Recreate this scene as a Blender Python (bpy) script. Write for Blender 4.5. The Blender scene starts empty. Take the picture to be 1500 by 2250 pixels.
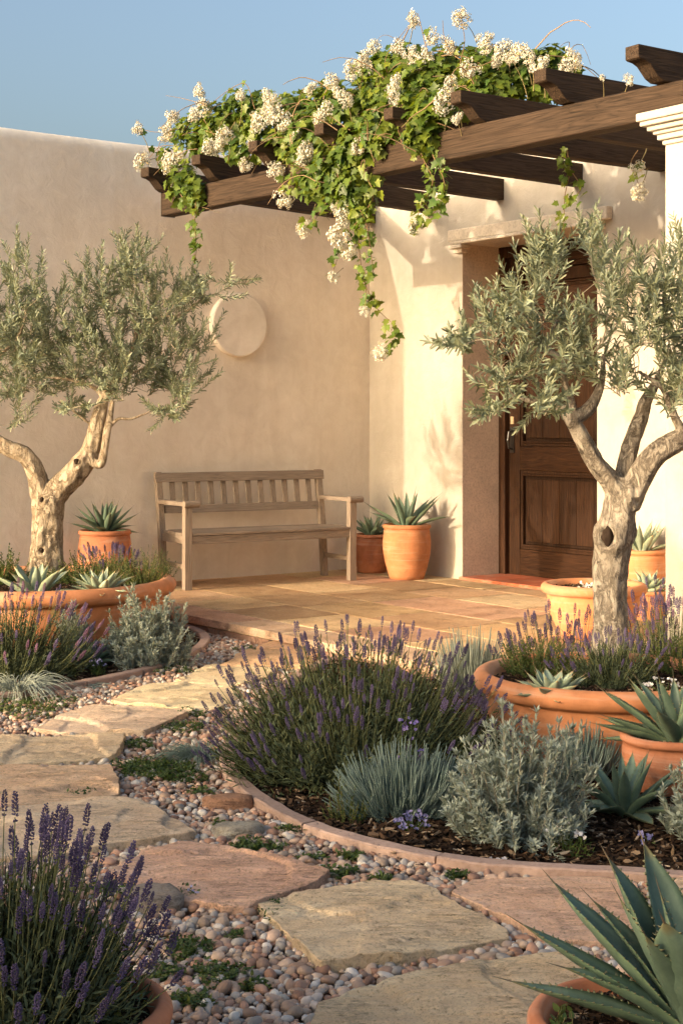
import bpy, math, random
import numpy as np
from mathutils import Vector, Matrix, noise
PI = math.pi
sc = bpy.context.scene
COL = sc.collection
F, ZC, HY = 3300.0, 1.15, 930.0        # focal length in photo pixels, eye height above the terrace, horizon row
ZG = -0.10                              # gravel level
CX, CY = 0.222, 12.0                    # inner corner of the two walls
SX = Vector((0.592, -0.806, 0)).normalized()
ANG = math.atan2(SX.y, SX.x)
AX = Vector((-SX.y, SX.x, 0))           # from the viewer towards the door wall

def PD(px, py, D): return Vector(((px-750)/F*D, D, ZC+(HY-py)/F*D))
def G(px, py, z=ZG):
    D = (ZC-z)*F/(py-HY)
    return Vector(((px-750)/F*D, D, z))
def W(s, t, z=0): return Vector((CX, CY, 0)) + SX*s - AX*t + Vector((0, 0, z))

# ------------------------------------------------------------------ mesh helpers
class MB:
    def __init__(self): self.V=[]; self.Q=[]; self.T=[]; self.C=[]; self.n=0; self.P=[]
    def add(self, v, f, col=(1,1,1)):
        v=np.asarray(v,float).reshape(-1,3); n=len(v)
        c=np.asarray(col,float)
        if c.ndim==1: c=np.tile(c,(n,1))
        self.V.append(v); self.C.append(c)
        if isinstance(f,np.ndarray):
            (self.Q if f.shape[1]==4 else self.T).append(f+self.n)
        else:
            for q in f:
                if len(q)==4: self.Q.append(np.array([q])+self.n)
                elif len(q)==3: self.T.append(np.array([q])+self.n)
                else: self.P.append([i+self.n for i in q])
        self.n+=n
    def inst(self, tv, tf, M, T, col=None, tcol=None):
        m=len(T); n=len(tv)
        if m==0: return
        v=np.einsum('mij,nj->mni',M,tv)+T[:,None,:]
        c=np.ones((m,n,3)) if col is None else np.repeat(np.asarray(col,float)[:,None,:],n,1)
        if tcol is not None: c=c*np.asarray(tcol)[None]
        off=(np.arange(m)*n)[:,None,None]
        for f in tf:
            ff=(f[None]+off).reshape(-1,f.shape[1])
            (self.Q if f.shape[1]==4 else self.T).append(ff+self.n)
        self.V.append(v.reshape(-1,3)); self.C.append(c.reshape(-1,3)); self.n+=m*n
    def box(self, a, b, col=(1,1,1)):
        x0,y0,z0=a; x1,y1,z1=b
        self.add([(x0,y0,z0),(x1,y0,z0),(x1,y1,z0),(x0,y1,z0),(x0,y0,z1),(x1,y0,z1),(x1,y1,z1),(x0,y1,z1)],
          [(0,3,2,1),(4,5,6,7),(0,1,5,4),(1,2,6,5),(2,3,7,6),(3,0,4,7)],col)
    def prism(self, pts, ax, a, b, col=(1,1,1)):
        # polygon pts (2D) extruded along axis ax from a to b
        def mk(p,q,w):
            return {0:(w,p,q),1:(p,w,q),2:(p,q,w)}[ax]
        n=len(pts)
        v=[mk(p,q,a) for p,q in pts]+[mk(p,q,b) for p,q in pts]
        f=[tuple(range(n))[::-1],tuple(range(n,2*n))]+[(i,(i+1)%n,n+(i+1)%n,n+i) for i in range(n)]
        self.add(v,f,col)
    def lathe(self, prof, seg=64, col=(1,1,1), c=(0,0,0), wob=0):
        k=len(prof); a=np.linspace(0,2*PI,seg,endpoint=False)
        pr=np.array(prof)
        r=pr[:,0][:,None]*(1+wob*np.sin(a*2+1)[None]); z=pr[:,1][:,None]*np.ones_like(a)[None]
        v=np.stack([r*np.cos(a)+c[0],r*np.sin(a)+c[1],z+c[2]],-1).reshape(-1,3)
        i=np.arange(k-1)[:,None]; j=np.arange(seg)[None]; j2=(j+1)%seg
        f=np.stack([i*seg+j,i*seg+j2,(i+1)*seg+j2,(i+1)*seg+j],-1).reshape(-1,4)
        self.add(v,f,col)
    def tubes(self, P, R, sides=5, col=None):
        P=np.asarray(P,float); R=np.asarray(R,float); m,k,_=P.shape
        if R.ndim==1: R=np.tile(R,(m,1))
        T=np.gradient(P,axis=1); T/=np.linalg.norm(T,axis=2,keepdims=True)+1e-9
        mean=np.abs(T.mean(1)); ref=np.zeros((m,3)); ref[np.arange(m),mean.argmin(1)]=1
        U=np.cross(T,ref[:,None,:]); U/=np.linalg.norm(U,axis=2,keepdims=True)+1e-9
        B=np.cross(T,U)
        a=np.linspace(0,2*PI,sides,endpoint=False)
        v=P[:,:,None,:]+R[:,:,None,None]*(np.cos(a)[:,None]*U[:,:,None,:]+np.sin(a)[:,None]*B[:,:,None,:])
        i=np.arange(k-1)[:,None]; j=np.arange(sides)[None]; j2=(j+1)%sides
        f=np.stack([i*sides+j,i*sides+j2,(i+1)*sides+j2,(i+1)*sides+j],-1).reshape(-1,4)
        F_=(f[None]+(np.arange(m)*k*sides)[:,None,None]).reshape(-1,4)
        c=np.ones((m,3)) if col is None else np.asarray(col,float)
        if c.ndim==1: c=np.tile(c,(m,1))
        self.add(v.reshape(-1,3),F_,np.repeat(c,k*sides,0))
    def build(self, name, mat, parent=None, loc=(0,0,0), rot=0, smooth=True, bevel=0):
        V=np.concatenate(self.V); C=np.concatenate(self.C)
        me=bpy.data.meshes.new(name)
        Q=np.concatenate(self.Q) if self.Q else np.zeros((0,4),int)
        T=np.concatenate(self.T) if self.T else np.zeros((0,3),int)
        loops=np.concatenate([Q.ravel(),T.ravel()]+[np.array(p) for p in self.P]).astype(np.int32)
        tot=np.concatenate([np.full(len(Q),4),np.full(len(T),3),np.array([len(p) for p in self.P],int)]).astype(np.int32)
        st=np.concatenate([[0],np.cumsum(tot)[:-1]]).astype(np.int32)
        me.vertices.add(len(V)); me.vertices.foreach_set('co',V.astype(np.float32).ravel())
        me.loops.add(len(loops)); me.loops.foreach_set('vertex_index',loops)
        me.polygons.add(len(tot)); me.polygons.foreach_set('loop_start',st)
        me.polygons.foreach_set('use_smooth',np.full(len(tot),smooth,bool))
        me.update(calc_edges=True)
        at=me.color_attributes.new('Col','FLOAT_COLOR','POINT')
        at.data.foreach_set('color',np.concatenate([C,np.ones((len(C),1))],1).astype(np.float32).ravel())
        me.materials.append(mat)
        o=bpy.data.objects.new(name,me); COL.objects.link(o)
        o.location=loc; o.rotation_euler=(0,0,rot)
        if parent is not None: o.parent=parent
        if bevel:
            b=o.modifiers.new('bevel','BEVEL'); b.width=bevel; b.segments=2; b.limit_method='ANGLE'; b.angle_limit=0.6
        return o

def tag(o,label=None,cat=None,group=None,kind=None):
    if label: o['label']=label
    if cat: o['category']=cat
    if group: o['group']=group
    if kind: o['kind']=kind
    return o
def empty(name,loc,rot=0,label=None,cat=None,group=None):
    o=bpy.data.objects.new(name,None); COL.objects.link(o); o.location=loc; o.rotation_euler=(0,0,rot)
    o.empty_display_size=0.1
    return tag(o,label,cat,group)

def nrm(a): return a/(np.linalg.norm(a,axis=-1,keepdims=True)+1e-9)
def orient(d,n,s=1.0):
    d=nrm(d); x=nrm(np.cross(d,n)); z=np.cross(x,d)
    M=np.stack([x,d,z],-1)
    s=np.asarray(s,float)
    return M*(s[:,None,None] if s.ndim==1 else s)
def vnoise(P,scale=1.0,seed=0.0):
    return np.array([noise.noise(Vector((p[0]*scale+seed,p[1]*scale-seed,p[2]*scale+seed*.7))) for p in P])

# ------------------------------------------------------------------ materials
def lin(r,g,b):
    f=lambda c: (c/12.92 if c<=.04045 else ((c+.055)/1.055)**2.4)
    return (f(r/255),f(g/255),f(b/255))
class NT:
    def __init__(s,name):
        s.m=bpy.data.materials.new(name); s.m.use_nodes=True; s.t=s.m.node_tree; s.t.nodes.clear()
        s.out=s.n('ShaderNodeOutputMaterial'); s.b=s.n('ShaderNodeBsdfPrincipled'); s.l(s.b.outputs[0],s.out.inputs[0])
    def n(s,ty,**k):
        x=s.t.nodes.new(ty)
        for a,b in k.items(): setattr(x,a,b)
        return x
    def l(s,a,b): s.t.links.new(a,b)
    def coord(s,scale=(1,1,1),kind='Object',rot=(0,0,0)):
        c=s.n('ShaderNodeTexCoord'); m=s.n('ShaderNodeMapping'); m.inputs['Scale'].default_value=scale; m.inputs['Rotation'].default_value=rot
        s.l(c.outputs[kind],m.inputs[0]); return m.outputs[0]
    def noise(s,co,scale,detail=6,rough=.6,dist=0):
        x=s.n('ShaderNodeTexNoise'); x.inputs['Scale'].default_value=scale; x.inputs['Detail'].default_value=detail
        x.inputs['Roughness'].default_value=rough; x.inputs['Distortion'].default_value=dist
        s.l(co,x.inputs['Vector']); return x.outputs['Fac']
    def vor(s,co,scale,feature='F1',rand=1):
        x=s.n('ShaderNodeTexVoronoi'); x.feature=feature; x.inputs['Scale'].default_value=scale; x.inputs['Randomness'].default_value=rand
        s.l(co,x.inputs['Vector']); return x
    def ramp(s,fac,stops):
        x=s.n('ShaderNodeValToRGB'); e=x.color_ramp.elements
        while len(e)<len(stops): e.new(.5)
        for i,(p,c) in enumerate(stops):
            e[i].position=p; e[i].color=(*(c if hasattr(c,'__len__') else (c,c,c)),1)
        s.l(fac,x.inputs[0]); return x.outputs[0]
    def mix(s,fac,a,b,mode='MIX'):
        x=s.n('ShaderNodeMix',data_type='RGBA',blend_type=mode)
        for i,v in ((0,fac),(6,a),(7,b)):
            if hasattr(v,'node'): s.l(v,x.inputs[i])
            elif isinstance(v,(int,float)): x.inputs[i].default_value=v if i==0 else (v,v,v,1)
            else: x.inputs[i].default_value=(*v,1)
        return x.outputs[2]
    def math(s,op,a,b=0.0):
        x=s.n('ShaderNodeMath',operation=op)
        for i,v in enumerate((a,b)):
            if hasattr(v,'node'): s.l(v,x.inputs[i])
            else: x.inputs[i].default_value=v
        return x.outputs[0]
    def attr(s):
        x=s.n('ShaderNodeAttribute'); x.attribute_name='Col'; return x.outputs['Color']
    def bump(s,h,strength=.5,dist=.01,prev=None):
        x=s.n('ShaderNodeBump'); x.inputs['Strength'].default_value=strength; x.inputs['Distance'].default_value=dist
        s.l(h,x.inputs['Height'])
        if prev is not None: s.l(prev,x.inputs['Normal'])
        return x.outputs[0]
    def done(s,col,rough=.8,normal=None,spec=.3,transl=0,tcol=None):
        if hasattr(col,'node'): s.l(col,s.b.inputs['Base Color'])
        else: s.b.inputs['Base Color'].default_value=(*col,1)
        if hasattr(rough,'node'): s.l(rough,s.b.inputs['Roughness'])
        else: s.b.inputs['Roughness'].default_value=rough
        s.b.inputs['Specular IOR Level'].default_value=spec
        if normal is not None: s.l(normal,s.b.inputs['Normal'])
        if transl:
            t=s.n('ShaderNodeBsdfTranslucent'); mx=s.n('ShaderNodeMixShader'); mx.inputs[0].default_value=transl
            c2=s.mix(1.0,col,tcol,'MULTIPLY') if tcol else col
            if hasattr(c2,'node'): s.l(c2,t.inputs[0])
            else: t.inputs[0].default_value=(*c2,1)
            s.l(s.b.outputs[0],mx.inputs[1]); s.l(t.outputs[0],mx.inputs[2]); s.l(mx.outputs[0],s.out.inputs[0])
        return s.m

def m_plaster(name,c):
    s=NT(name); co=s.coord()
    n1=s.noise(co,1.6,5,.6); n2=s.noise(co,9,6,.65,.6); n3=s.noise(co,70,4,.7,1.2)
    col=s.ramp(n1,[(.3,tuple(x*.90 for x in c)),(.7,tuple(min(1,x*1.06) for x in c))])
    col=s.mix(.35,col,s.ramp(n2,[(.35,(.78,.74,.68)),(.65,(1,1,1))]),'MULTIPLY')
    st=s.noise(s.coord((3,3,.5)),1.6,6,.65,.5); col=s.mix(.30,col,s.ramp(st,[(.38,(.80,.75,.69)),(.6,(1,1,1))]),'MULTIPLY')
    b=s.bump(n2,.35,.02); b=s.bump(n3,.30,.006,b)
    return s.done(col,.9,b,.2)
def m_stonetrim(name,c):
    s=NT(name); co=s.coord()
    n1=s.noise(co,4,6,.6); v=s.ramp(s.vor(co,42).outputs['Distance'],[(.0,0),(.22,1)]); n3=s.noise(co,60,4,.7)
    pit=s.mix(s.ramp(s.noise(co,9,3,.5),[(.48,0),(.6,1)]),(1,1,1),v)
    col=s.ramp(n1,[(.3,tuple(x*.82 for x in c)),(.7,tuple(min(1,x*1.08) for x in c))])
    col=s.mix(.35,col,pit,'MULTIPLY'); col=s.mix(1.0,col,s.attr(),'MULTIPLY'); col=s.mix(.6,col,s.ramp(n3,[(.34,(.7,.66,.62)),(.5,(1,1,1)),(.66,(1.15,1.15,1.15))]),'MULTIPLY')
    b=s.bump(pit,.6,.006); b=s.bump(n3,.4,.004,b)
    return s.done(col,.9,b,.2)
def m_wood(name,c1,c2,axis=0,grain=1.0,rough=.7,bump=.6,knots=True):
    s=NT(name); sc_=[20*grain,20*grain,20*grain]; sc_[axis]=1.1*grain
    oi=s.n('ShaderNodeObjectInfo'); tc=s.n('ShaderNodeTexCoord')
    ad=s.n('ShaderNodeVectorMath',operation='ADD'); s.l(tc.outputs['Object'],ad.inputs[0])
    cx=s.n('ShaderNodeCombineXYZ'); r=s.math('MULTIPLY',oi.outputs['Random'],17.0)
    s.l(r,cx.inputs[0]); s.l(r,cx.inputs[1]); s.l(r,cx.inputs[2]); s.l(cx.outputs[0],ad.inputs[1])
    mp=s.n('ShaderNodeMapping'); mp.inputs['Scale'].default_value=sc_; s.l(ad.outputs[0],mp.inputs[0]); co=mp.outputs[0]
    n1=s.noise(co,1.0,3,.5,.4)
    x=s.math('FRACT',s.math('MULTIPLY',n1,11.0)); rings=s.ramp(x,[(0,.25),(.5,1),(.9,.7),(1,.25)])
    mp2=s.n('ShaderNodeMapping'); s2=[90*grain]*3; s2[axis]=3*grain; mp2.inputs['Scale'].default_value=s2; s.l(ad.outputs[0],mp2.inputs[0])
    fine=s.noise(mp2.outputs[0],1.0,3,.6)
    big=s.noise(ad.outputs[0],3.0,3,.5)
    fac=s.math('ADD',s.math('MULTIPLY',rings,.32),s.math('MULTIPLY',fine,.68))
    col=s.ramp(fac,[(.25,c1),(.8,c2)])
    col=s.mix(.5,col,s.ramp(big,[(.3,(.68,.66,.64)),(.7,(1.05,1.04,1.02))]),'MULTIPLY')
    col=s.mix(1.0,col,s.attr(),'MULTIPLY')
    ck=s.ramp(s.noise(mp2.outputs[0],.42,5,.7,.3),[(.30,(.35,.33,.32)),(.40,(1,1,1))]); col=s.mix(.75,col,ck,'MULTIPLY')
    b=s.bump(fac,bump,.006); b=s.bump(ck,.6,.005,b)
    return s.done(col,rough,b,.12)
def m_terracotta(name,c):
    s=NT(name); co=s.coord((1,1,1)); co2=s.coord((2,2,26))
    n1=s.noise(co,6,6,.65,.4); n2=s.noise(co2,1.5,4,.6); n3=s.noise(co,90,3,.6)
    col=s.ramp(n1,[(.3,tuple(x*.72 for x in c)),(.55,c),(.75,tuple(min(1,x*1.18+.03) for x in c))])
    col=s.mix(s.ramp(n2,[(.52,0.0),(.75,.42)]),col,(.62,.46,.34))
    sc2=s.noise(co,2.7,7,.7,.6); col=s.mix(s.ramp(sc2,[(.50,0),(.70,.38)]),col,(.60,.47,.37)); dk=s.noise(co,13,6,.7); col=s.mix(s.ramp(dk,[(.60,0),(.74,.5)]),col,tuple(x*.45 for x in c))
    b=s.bump(n2,.25,.006); b=s.bump(n3,.22,.003,b)
    return s.done(col,.78,b,.3)
def m_flag(name):
    s=NT(name); co=s.coord((1,1,1),'Object'); co2=s.coord((3,16,8),'Object',(0,0,.35))
    n1=s.noise(co,3.2,8,.65,.7); n2=s.noise(co2,1.6,8,.7,1.6); n3=s.noise(co,55,8,.75); v=s.vor(co,75).outputs['Distance']
    a=s.attr()
    col=s.mix(s.ramp(n1,[(.35,0),(.7,1)]),s.mix(1.0,a,(.92,.80,.70),'MULTIPLY'),s.mix(1.0,a,(1.18,1.17,1.10),'MULTIPLY'))
    col=s.mix(s.ramp(n2,[(.42,.38),(.56,0)]),col,s.mix(1.0,a,(.95,.80,.60),'MULTIPLY'))
    pit=s.ramp(v,[(.0,.45),(.16,1)]); pm=s.ramp(s.noise(co,12,3,.6),[(.5,0),(.6,1)])
    col=s.mix(pm,col,s.mix(1.0,col,pit,'MULTIPLY'))
    n4=s.noise(co,150,4,.7); col=s.mix(.7,col,s.ramp(n4,[(.36,(.62,.58,.54)),(.47,(1,1,1)),(.60,(1.0,1,1)),(.68,(1.2,1.2,1.2))]),'MULTIPLY')
    sp=s.ramp(n3,[(.34,(.52,.46,.40)),(.45,(1,1,1)),(.58,(1,1,1)),(.68,(1.3,1.28,1.25))]); col=s.mix(1.0,col,sp,'MULTIPLY')
    ri=s.math('ABSOLUTE',s.math('SUBTRACT',n2,.5)); rl=s.ramp(ri,[(0,0),(.03,1)]); gt=s.ramp(s.noise(co,7,3,.5),[(.5,0),(.58,1)])
    rl=s.mix(gt,(1,1,1),rl); col=s.mix(.30,col,s.mix(1.0,col,rl,'MULTIPLY'))
    b=s.bump(n2,.7,.02); b=s.bump(n3,1.0,.014,b); b=s.bump(rl,.7,.005,b); b=s.bump(s.mix(pm,(1,1,1),pit),.6,.004,b)
    return s.done(col,.9,b,.2)
def m_leaf(name,c1,c2,transl=.25,rough=.55,tcol=(1,1,.6),scale=8,spec=.35):
    s=NT(name); co=s.coord(); n=s.noise(co,scale,3,.6)
    col=s.mix(1.0,s.ramp(n,[(.3,c1),(.7,c2)]),s.attr(),'MULTIPLY')
    g=s.n('ShaderNodeNewGeometry')
    return s.done(col,rough,None,spec,transl,tcol)
def m_attr(name,rough=.7,spec=.3,bs=120,bstr=.3,transl=0,var=.25):
    s=NT(name); co=s.coord(); n=s.noise(co,bs,4,.6)
    col=s.mix(1.0,s.attr(),s.ramp(n,[(.3,(1-var,)*3),(.7,(1+var*.3,)*3)]),'MULTIPLY')
    return s.done(col,rough,s.bump(n,bstr,.003),spec,transl,None)
def m_bark(name,c1,c2,c3):
    s=NT(name); co=s.coord((1,1,.42)); co1=s.coord((1,1,1))
    n=s.noise(co,30,8,.75,1.0); n2=s.noise(co1,5,5,.6); n3=s.noise(co1,110,4,.7)
    w=s.math('ABSOLUTE',s.math('SUBTRACT',s.noise(co,20,6,.65,1.0),.5)); cr=s.ramp(w,[(0,0),(.075,1)])
    gate=s.ramp(s.noise(co1,8,3,.5),[(.56,0),(.70,1.0)]); cr=s.mix(gate,cr,(1,1,1))
    d=s.math('MULTIPLY',s.math('ADD',s.math('MULTIPLY',n,.8),.25),s.math('ADD',s.math('MULTIPLY',cr,.42),.58))
    col=s.ramp(d,[(.27,c3),(.44,c1),(.74,c2)])
    kn=s.ramp(s.noise(co1,17,3,.55,.5),[(.64,0),(.70,1)]); col=s.mix(s.math('MULTIPLY',kn,.75),col,c3)
    col=s.mix(.6,col,s.ramp(n2,[(.3,(.74,.72,.7)),(.7,(1.05,1.03,1))]),'MULTIPLY')
    b=s.bump(d,1.0,.035); b=s.bump(n3,.6,.006,b)
    return s.done(col,.9,b,.15)
def m_agave(name,c1,c2):
    s=NT(name); co=s.coord(); n=s.noise(co,7,5,.65,.5); n2=s.noise(co,45,4,.6)
    col=s.ramp(n,[(.3,c1),(.7,c2)])
    col=s.mix(.5,col,s.ramp(n2,[(.35,(.72,.76,.74)),(.65,(1.15,1.12,1.10))]),'MULTIPLY'); sp=s.noise(s.coord((1,1,1)),22,6,.7,.3); col=s.mix(s.ramp(sp,[(.62,0),(.72,.45)]),col,(.30,.27,.17))
    col=s.mix(1.0,col,s.attr(),'MULTIPLY')
    return s.done(col,.52,s.bump(n2,.2,.003),.35)
def m_soil(name):
    s=NT(name); co=s.coord(); n=s.noise(co,14,8,.75); v=s.vor(co,70); n2=s.noise(co,120,4,.7)
    col=s.ramp(n,[(.3,(.018,.011,.007)),(.6,(.045,.027,.016)),(.8,(.09,.055,.03))])
    col=s.mix(.4,col,v.outputs['Color'],'MULTIPLY')
    b=s.bump(n,1,.03); b=s.bump(n2,.8,.008,b)
    return s.done(col,.95,b,.1)
def m_ground(name):
    s=NT(name); co=s.coord(); v=s.vor(co,110); n=s.noise(co,4,5,.6); e=s.vor(co,110,'DISTANCE_TO_EDGE')
    col=s.mix(.75,s.ramp(n,[(.3,(.13,.075,.045)),(.7,(.20,.125,.08))]),s.mix(.75,v.outputs['Color'],(.8,.6,.45)),'MULTIPLY')
    col=s.mix(1.0,col,(1.8,1.7,1.6),'MULTIPLY')
    b=s.bump(s.ramp(e.outputs['Distance'],[(0,0),(.3,1)]),1,.006)
    return s.done(col,.92,b,.15)
SUN_E,SUN_C=2.0,(.74,.62,.465)
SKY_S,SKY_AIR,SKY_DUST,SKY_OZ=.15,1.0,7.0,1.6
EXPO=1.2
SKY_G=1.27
# ------------------------------------------------------------------ palette
M_pl  = m_plaster('warm_plaster',(.86,.775,.655))
M_pl2 = m_plaster('cream_plaster',(.54,.495,.42))
M_disc=m_plaster('disc_plaster',(.88,.80,.69))
M_jamb= m_stonetrim('rough_stone',(.74,.60,.46))
M_lint= m_stonetrim('lintel_stone',(.72,.63,.50))
M_timb= m_wood('dark_timber',(.016,.012,.009),(.082,.053,.034),0,1.0,.75,.9)
M_door= m_wood('door_oak',(.008,.004,.003),(.064,.029,.013),2,1.3,.55,.6)
M_doorh=m_wood('door_oak_cross',(.008,.004,.003),(.064,.029,.013),0,1.3,.55,.6)
M_doord=m_wood('door_frame_oak',(.018,.009,.005),(.085,.038,.018),2,1.3,.6,.6)
M_teak= m_wood('weathered_teak',(.19,.145,.11),(.41,.325,.25),0,1.6,.8,.8)
M_teakv=m_wood('weathered_teak_upright',(.19,.145,.11),(.41,.325,.25),2,1.6,.8,.8)
M_ter = m_terracotta('terracotta',(.58,.235,.10))
M_ter2= m_terracotta('red_terracotta',(.48,.18,.085))
M_flag= m_flag('sandstone')
M_soil= m_soil('soil'); M_ground=m_ground('grit_ground')
M_peb = m_attr('pebble',.62,.35,60,.25)
M_chip= m_attr('bark_chip',.9,.1,80,.6)
M_edge= m_stonetrim('edging_stone',(.42,.29,.225))
M_bark= m_bark('olive_bark',(.42,.32,.21),(.70,.58,.42),(.14,.10,.065))
M_bark2=m_bark('olive_bark_grey',(.32,.265,.20),(.60,.52,.41),(.07,.052,.038))
M_twig= m_attr('twig',.85,.15,90,.3)
M_metal=m_attr('dark_metal',.35,.6,90,.05)
M_ol  = m_leaf('olive_leaf',(.125,.150,.088),(.30,.33,.215),.18,.5,(1,1,.55),5,.4)
M_ivy = m_leaf('vine_leaf',(.06,.115,.014),(.18,.24,.035),.40,.45,(1.25,1.15,.3),7,.4)
M_pet = m_leaf('white_petal',(.72,.70,.60),(.86,.84,.74),.25,.6,(1,.98,.85),9,.2)
M_lavf= m_leaf('lavender_leaf',(.065,.085,.040),(.15,.175,.09),.25,.7,(1,1,.4),7,.2)
M_lavb= m_leaf('lavender_bloom',(.105,.080,.145),(.20,.155,.235),.2,.8,(1,.8,1),12,.15)
M_sil = m_leaf('silver_leaf',(.25,.285,.23),(.42,.46,.385),.2,.85,(1,1,.7),9,.15)
M_blue= m_leaf('blue_grey_leaf',(.15,.21,.18),(.27,.34,.29),.15,.8,(1,1,.8),9,.15)
M_grn = m_leaf('green_leaf',(.05,.085,.02),(.12,.16,.045),.3,.55,(1.1,1.1,.4),9,.3)
M_agv = m_agave('agave_skin',(.085,.135,.095),(.17,.235,.165))
M_agv2= m_agave('agave_pale_skin',(.20,.26,.19),(.34,.40,.30))
M_fl  = m_attr('small_flower',.7,.2,90,.1,.3)

rotF = ANG
def L2(s,t): return (s,-t)      # house frame: x along the door wall, y into it
O = Vector((CX,CY,0))

# ------------------------------------------------------------------ ground
mb=MB(); n=40
xs=np.concatenate([[-400,-80,-20],np.linspace(-8,8,60),[20,80,400]]); ys=np.concatenate([[-400,-60,-10],np.linspace(0,16,60),[30,80,400]])
X,Y=np.meshgrid(xs,ys); Z=np.full_like(X,ZG-.012)
nx,ny=len(xs),len(ys)
i=np.arange(ny-1)[:,None]; j=np.arange(nx-1)[None]
f=np.stack([i*nx+j,i*nx+j+1,(i+1)*nx+j+1,(i+1)*nx+j],-1).reshape(-1,4)
mb.add(np.stack([X,Y,Z],-1).reshape(-1,3),f)
tag(mb.build('ground',M_ground),kind='structure')

# ------------------------------------------------------------------ terrace of sandstone slabs (house frame)
rg=random.Random(5)
PT=2.69                                  # terrace front edge, metres in front of the door wall
PALC=[(.66,.47,.27),(.76,.60,.40),(.58,.39,.24),(.68,.53,.33),(.80,.66,.46),(.64,.44,.28),(.74,.55,.33),(.62,.40,.28),(.54,.37,.22)]
mb=MB(); mb.box((0,-PT+.02,-.20),(8.5,0,-.0032),(.70,.60,.47))
tag(mb.build('terrace_bed',m_stonetrim('mortar',(.86,.78,.62)),None,O,rotF),kind='structure')
rows=[0,.34,.87,1.40,1.92,2.42,PT]
for r in range(len(rows)-1):
    s=-.3+[.1,.25,.32,.29,.32,.60][r]+.001
    edges=[0.0]
    s0=[.52,.40,.60,.56,.55,.45][r]
    x=s0
    while x<8.4:
        edges.append(x); x+=rg.uniform(.50,.66)
    edges.append(8.5)
    if r==0: mb=MB()
    for a,b in zip(edges[:-1],edges[1:]):
        c=np.array(rg.choice(PALC))*rg.uniform(.88,1.10)
        if r==5: c=np.array(rg.choice([(.60,.42,.30),(.66,.48,.34),(.62,.40,.28)]))*rg.uniform(.9,1.05)
        g=.009; z=rg.uniform(-.0012,.0012)
        y0,y1=-rows[r+1]+g,-rows[r]-g
        if r==5: y0=-PT
        mb.box((a+g*1.4,y0,-.05 if r<5 else -.045),(b-g*1.4,y1,z),c*np.array((1.06,1.08,1.12)))
tt=mb.build('terrace',M_flag,None,O,rotF,False,.003)
tag(tt,kind='structure')
mb=MB(); x=0
while x<8.4:
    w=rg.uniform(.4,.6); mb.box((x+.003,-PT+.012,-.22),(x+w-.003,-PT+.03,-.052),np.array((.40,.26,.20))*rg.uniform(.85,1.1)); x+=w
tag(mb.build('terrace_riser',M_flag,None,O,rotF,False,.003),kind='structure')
# ------------------------------------------------------------------ walls
H=3.165
def wall_profile(th,h,r=.09):
    p=[(0,-.3),(0,h-r)]
    for k in range(1,8):
        a=k/8*PI/2; p.append((-(r-r*math.cos(a)),h-r+r*math.sin(a)))
    p.append((-r,h)); p.append((-th+r,h))
    for k in range(1,8):
        a=k/8*PI/2; p.append((-th+r-r*math.sin(a),h-r+r*math.cos(a)))
    p+=[(-th,h-r),(-th,-.3)]
    return p
# garden wall: runs along y in the house frame, face at x=0
def run_wall(x0,profile,y0,y1,seg,wav=.006,seed=0):
    mb=MB(); ys=np.linspace(y0,y1,seg+1); k=len(profile)
    zs=[p[1] for p in profile]
    V=[]
    for y in ys:
        for (px,pz) in profile:
            w=wav*noise.noise((y*.9+seed,pz*.8,px))
            zz=pz+(wav*1.2*noise.noise((y*1.1+9+seed,0,0)) if pz>2 else 0)
            V.append((x0+px+w,y,zz))
    i=np.arange(seg)[:,None]; j=np.arange(k-1)[None]
    f=np.stack([i*k+j,(i+1)*k+j,(i+1)*k+j+1,i*k+j+1],-1).reshape(-1,4)
    mb.add(V,f); b=len(V)
    mb.add([V[q] for q in range(k)],[tuple(range(k))]); mb.add([V[seg*k+q] for q in range(k)],[tuple(range(k))[::-1]])
    return mb
pf=wall_profile(.40,H)
pf2=[pf[0]]+[(0,z) for z in (0,.5,1,1.5,2,2.5)]+pf[1:]
WEND=6.35
gw=run_wall(0,pf2,-WEND,-.0,60).build('garden_wall',M_pl,None,O,rotF)
tag(gw,'long plain tan plaster wall with rounded top behind the bench','wall')
# door wall (thing: house)
house=empty('house_wall',O,rotF,'cream plaster wall with the dark wooden door set in a deep recess','wall')
SA,SB,ZO=1.129,2.494,2.47; DEP=.386
mb=MB()
TH=.62
# front and sides, cells in (x,z)
def topprof(x0,x1):
    pr=[(y,z) for y,z in [(0,ZO)]]
    r=.09
    p=[(0,ZO),(0,H-r)]
    for k in range(1,8):
        a=k/8*PI/2; p.append((r-r*math.cos(a),H-r+r*math.sin(a)))
    p+=[(r,H),(TH,H),(TH,ZO)]
    return p
def prismx(p,x0,x1,seg):
    k=len(p); xs=np.linspace(x0,x1,seg+1); V=[(x,q[0],q[1]) for x in xs for q in p]
    i=np.arange(seg)[:,None]; j=np.arange(k-1)[None]
    f=np.stack([i*k+j,(i+1)*k+j,(i+1)*k+j+1,i*k+j+1],-1).reshape(-1,4)
    mb.add(V,f[:,::-1].copy())
prismx(topprof(0,7.5),-.40,7.5,60)
mb.add([(-.40,0,-.3),(SA,0,-.3),(SA,0,ZO),(-.40,0,ZO)],[(0,1,2,3)])
mb.add([(SB,0,-.3),(7.5,0,-.3),(7.5,0,ZO),(SB,0,ZO)],[(0,1,2,3)])
mb.add([(-.40,TH,-.3),(7.5,TH,-.3),(7.5,TH,ZO),(-.40,TH,ZO)],[(0,3,2,1)])
mb.add([(-.40,0,-.3),(-.40,TH,-.3),(-.40,TH,ZO),(-.40,0,ZO)],[(0,3,2,1)])
mb.build('wall',M_pl2,house,smooth=False)
mb=MB()   # recess lining
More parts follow.
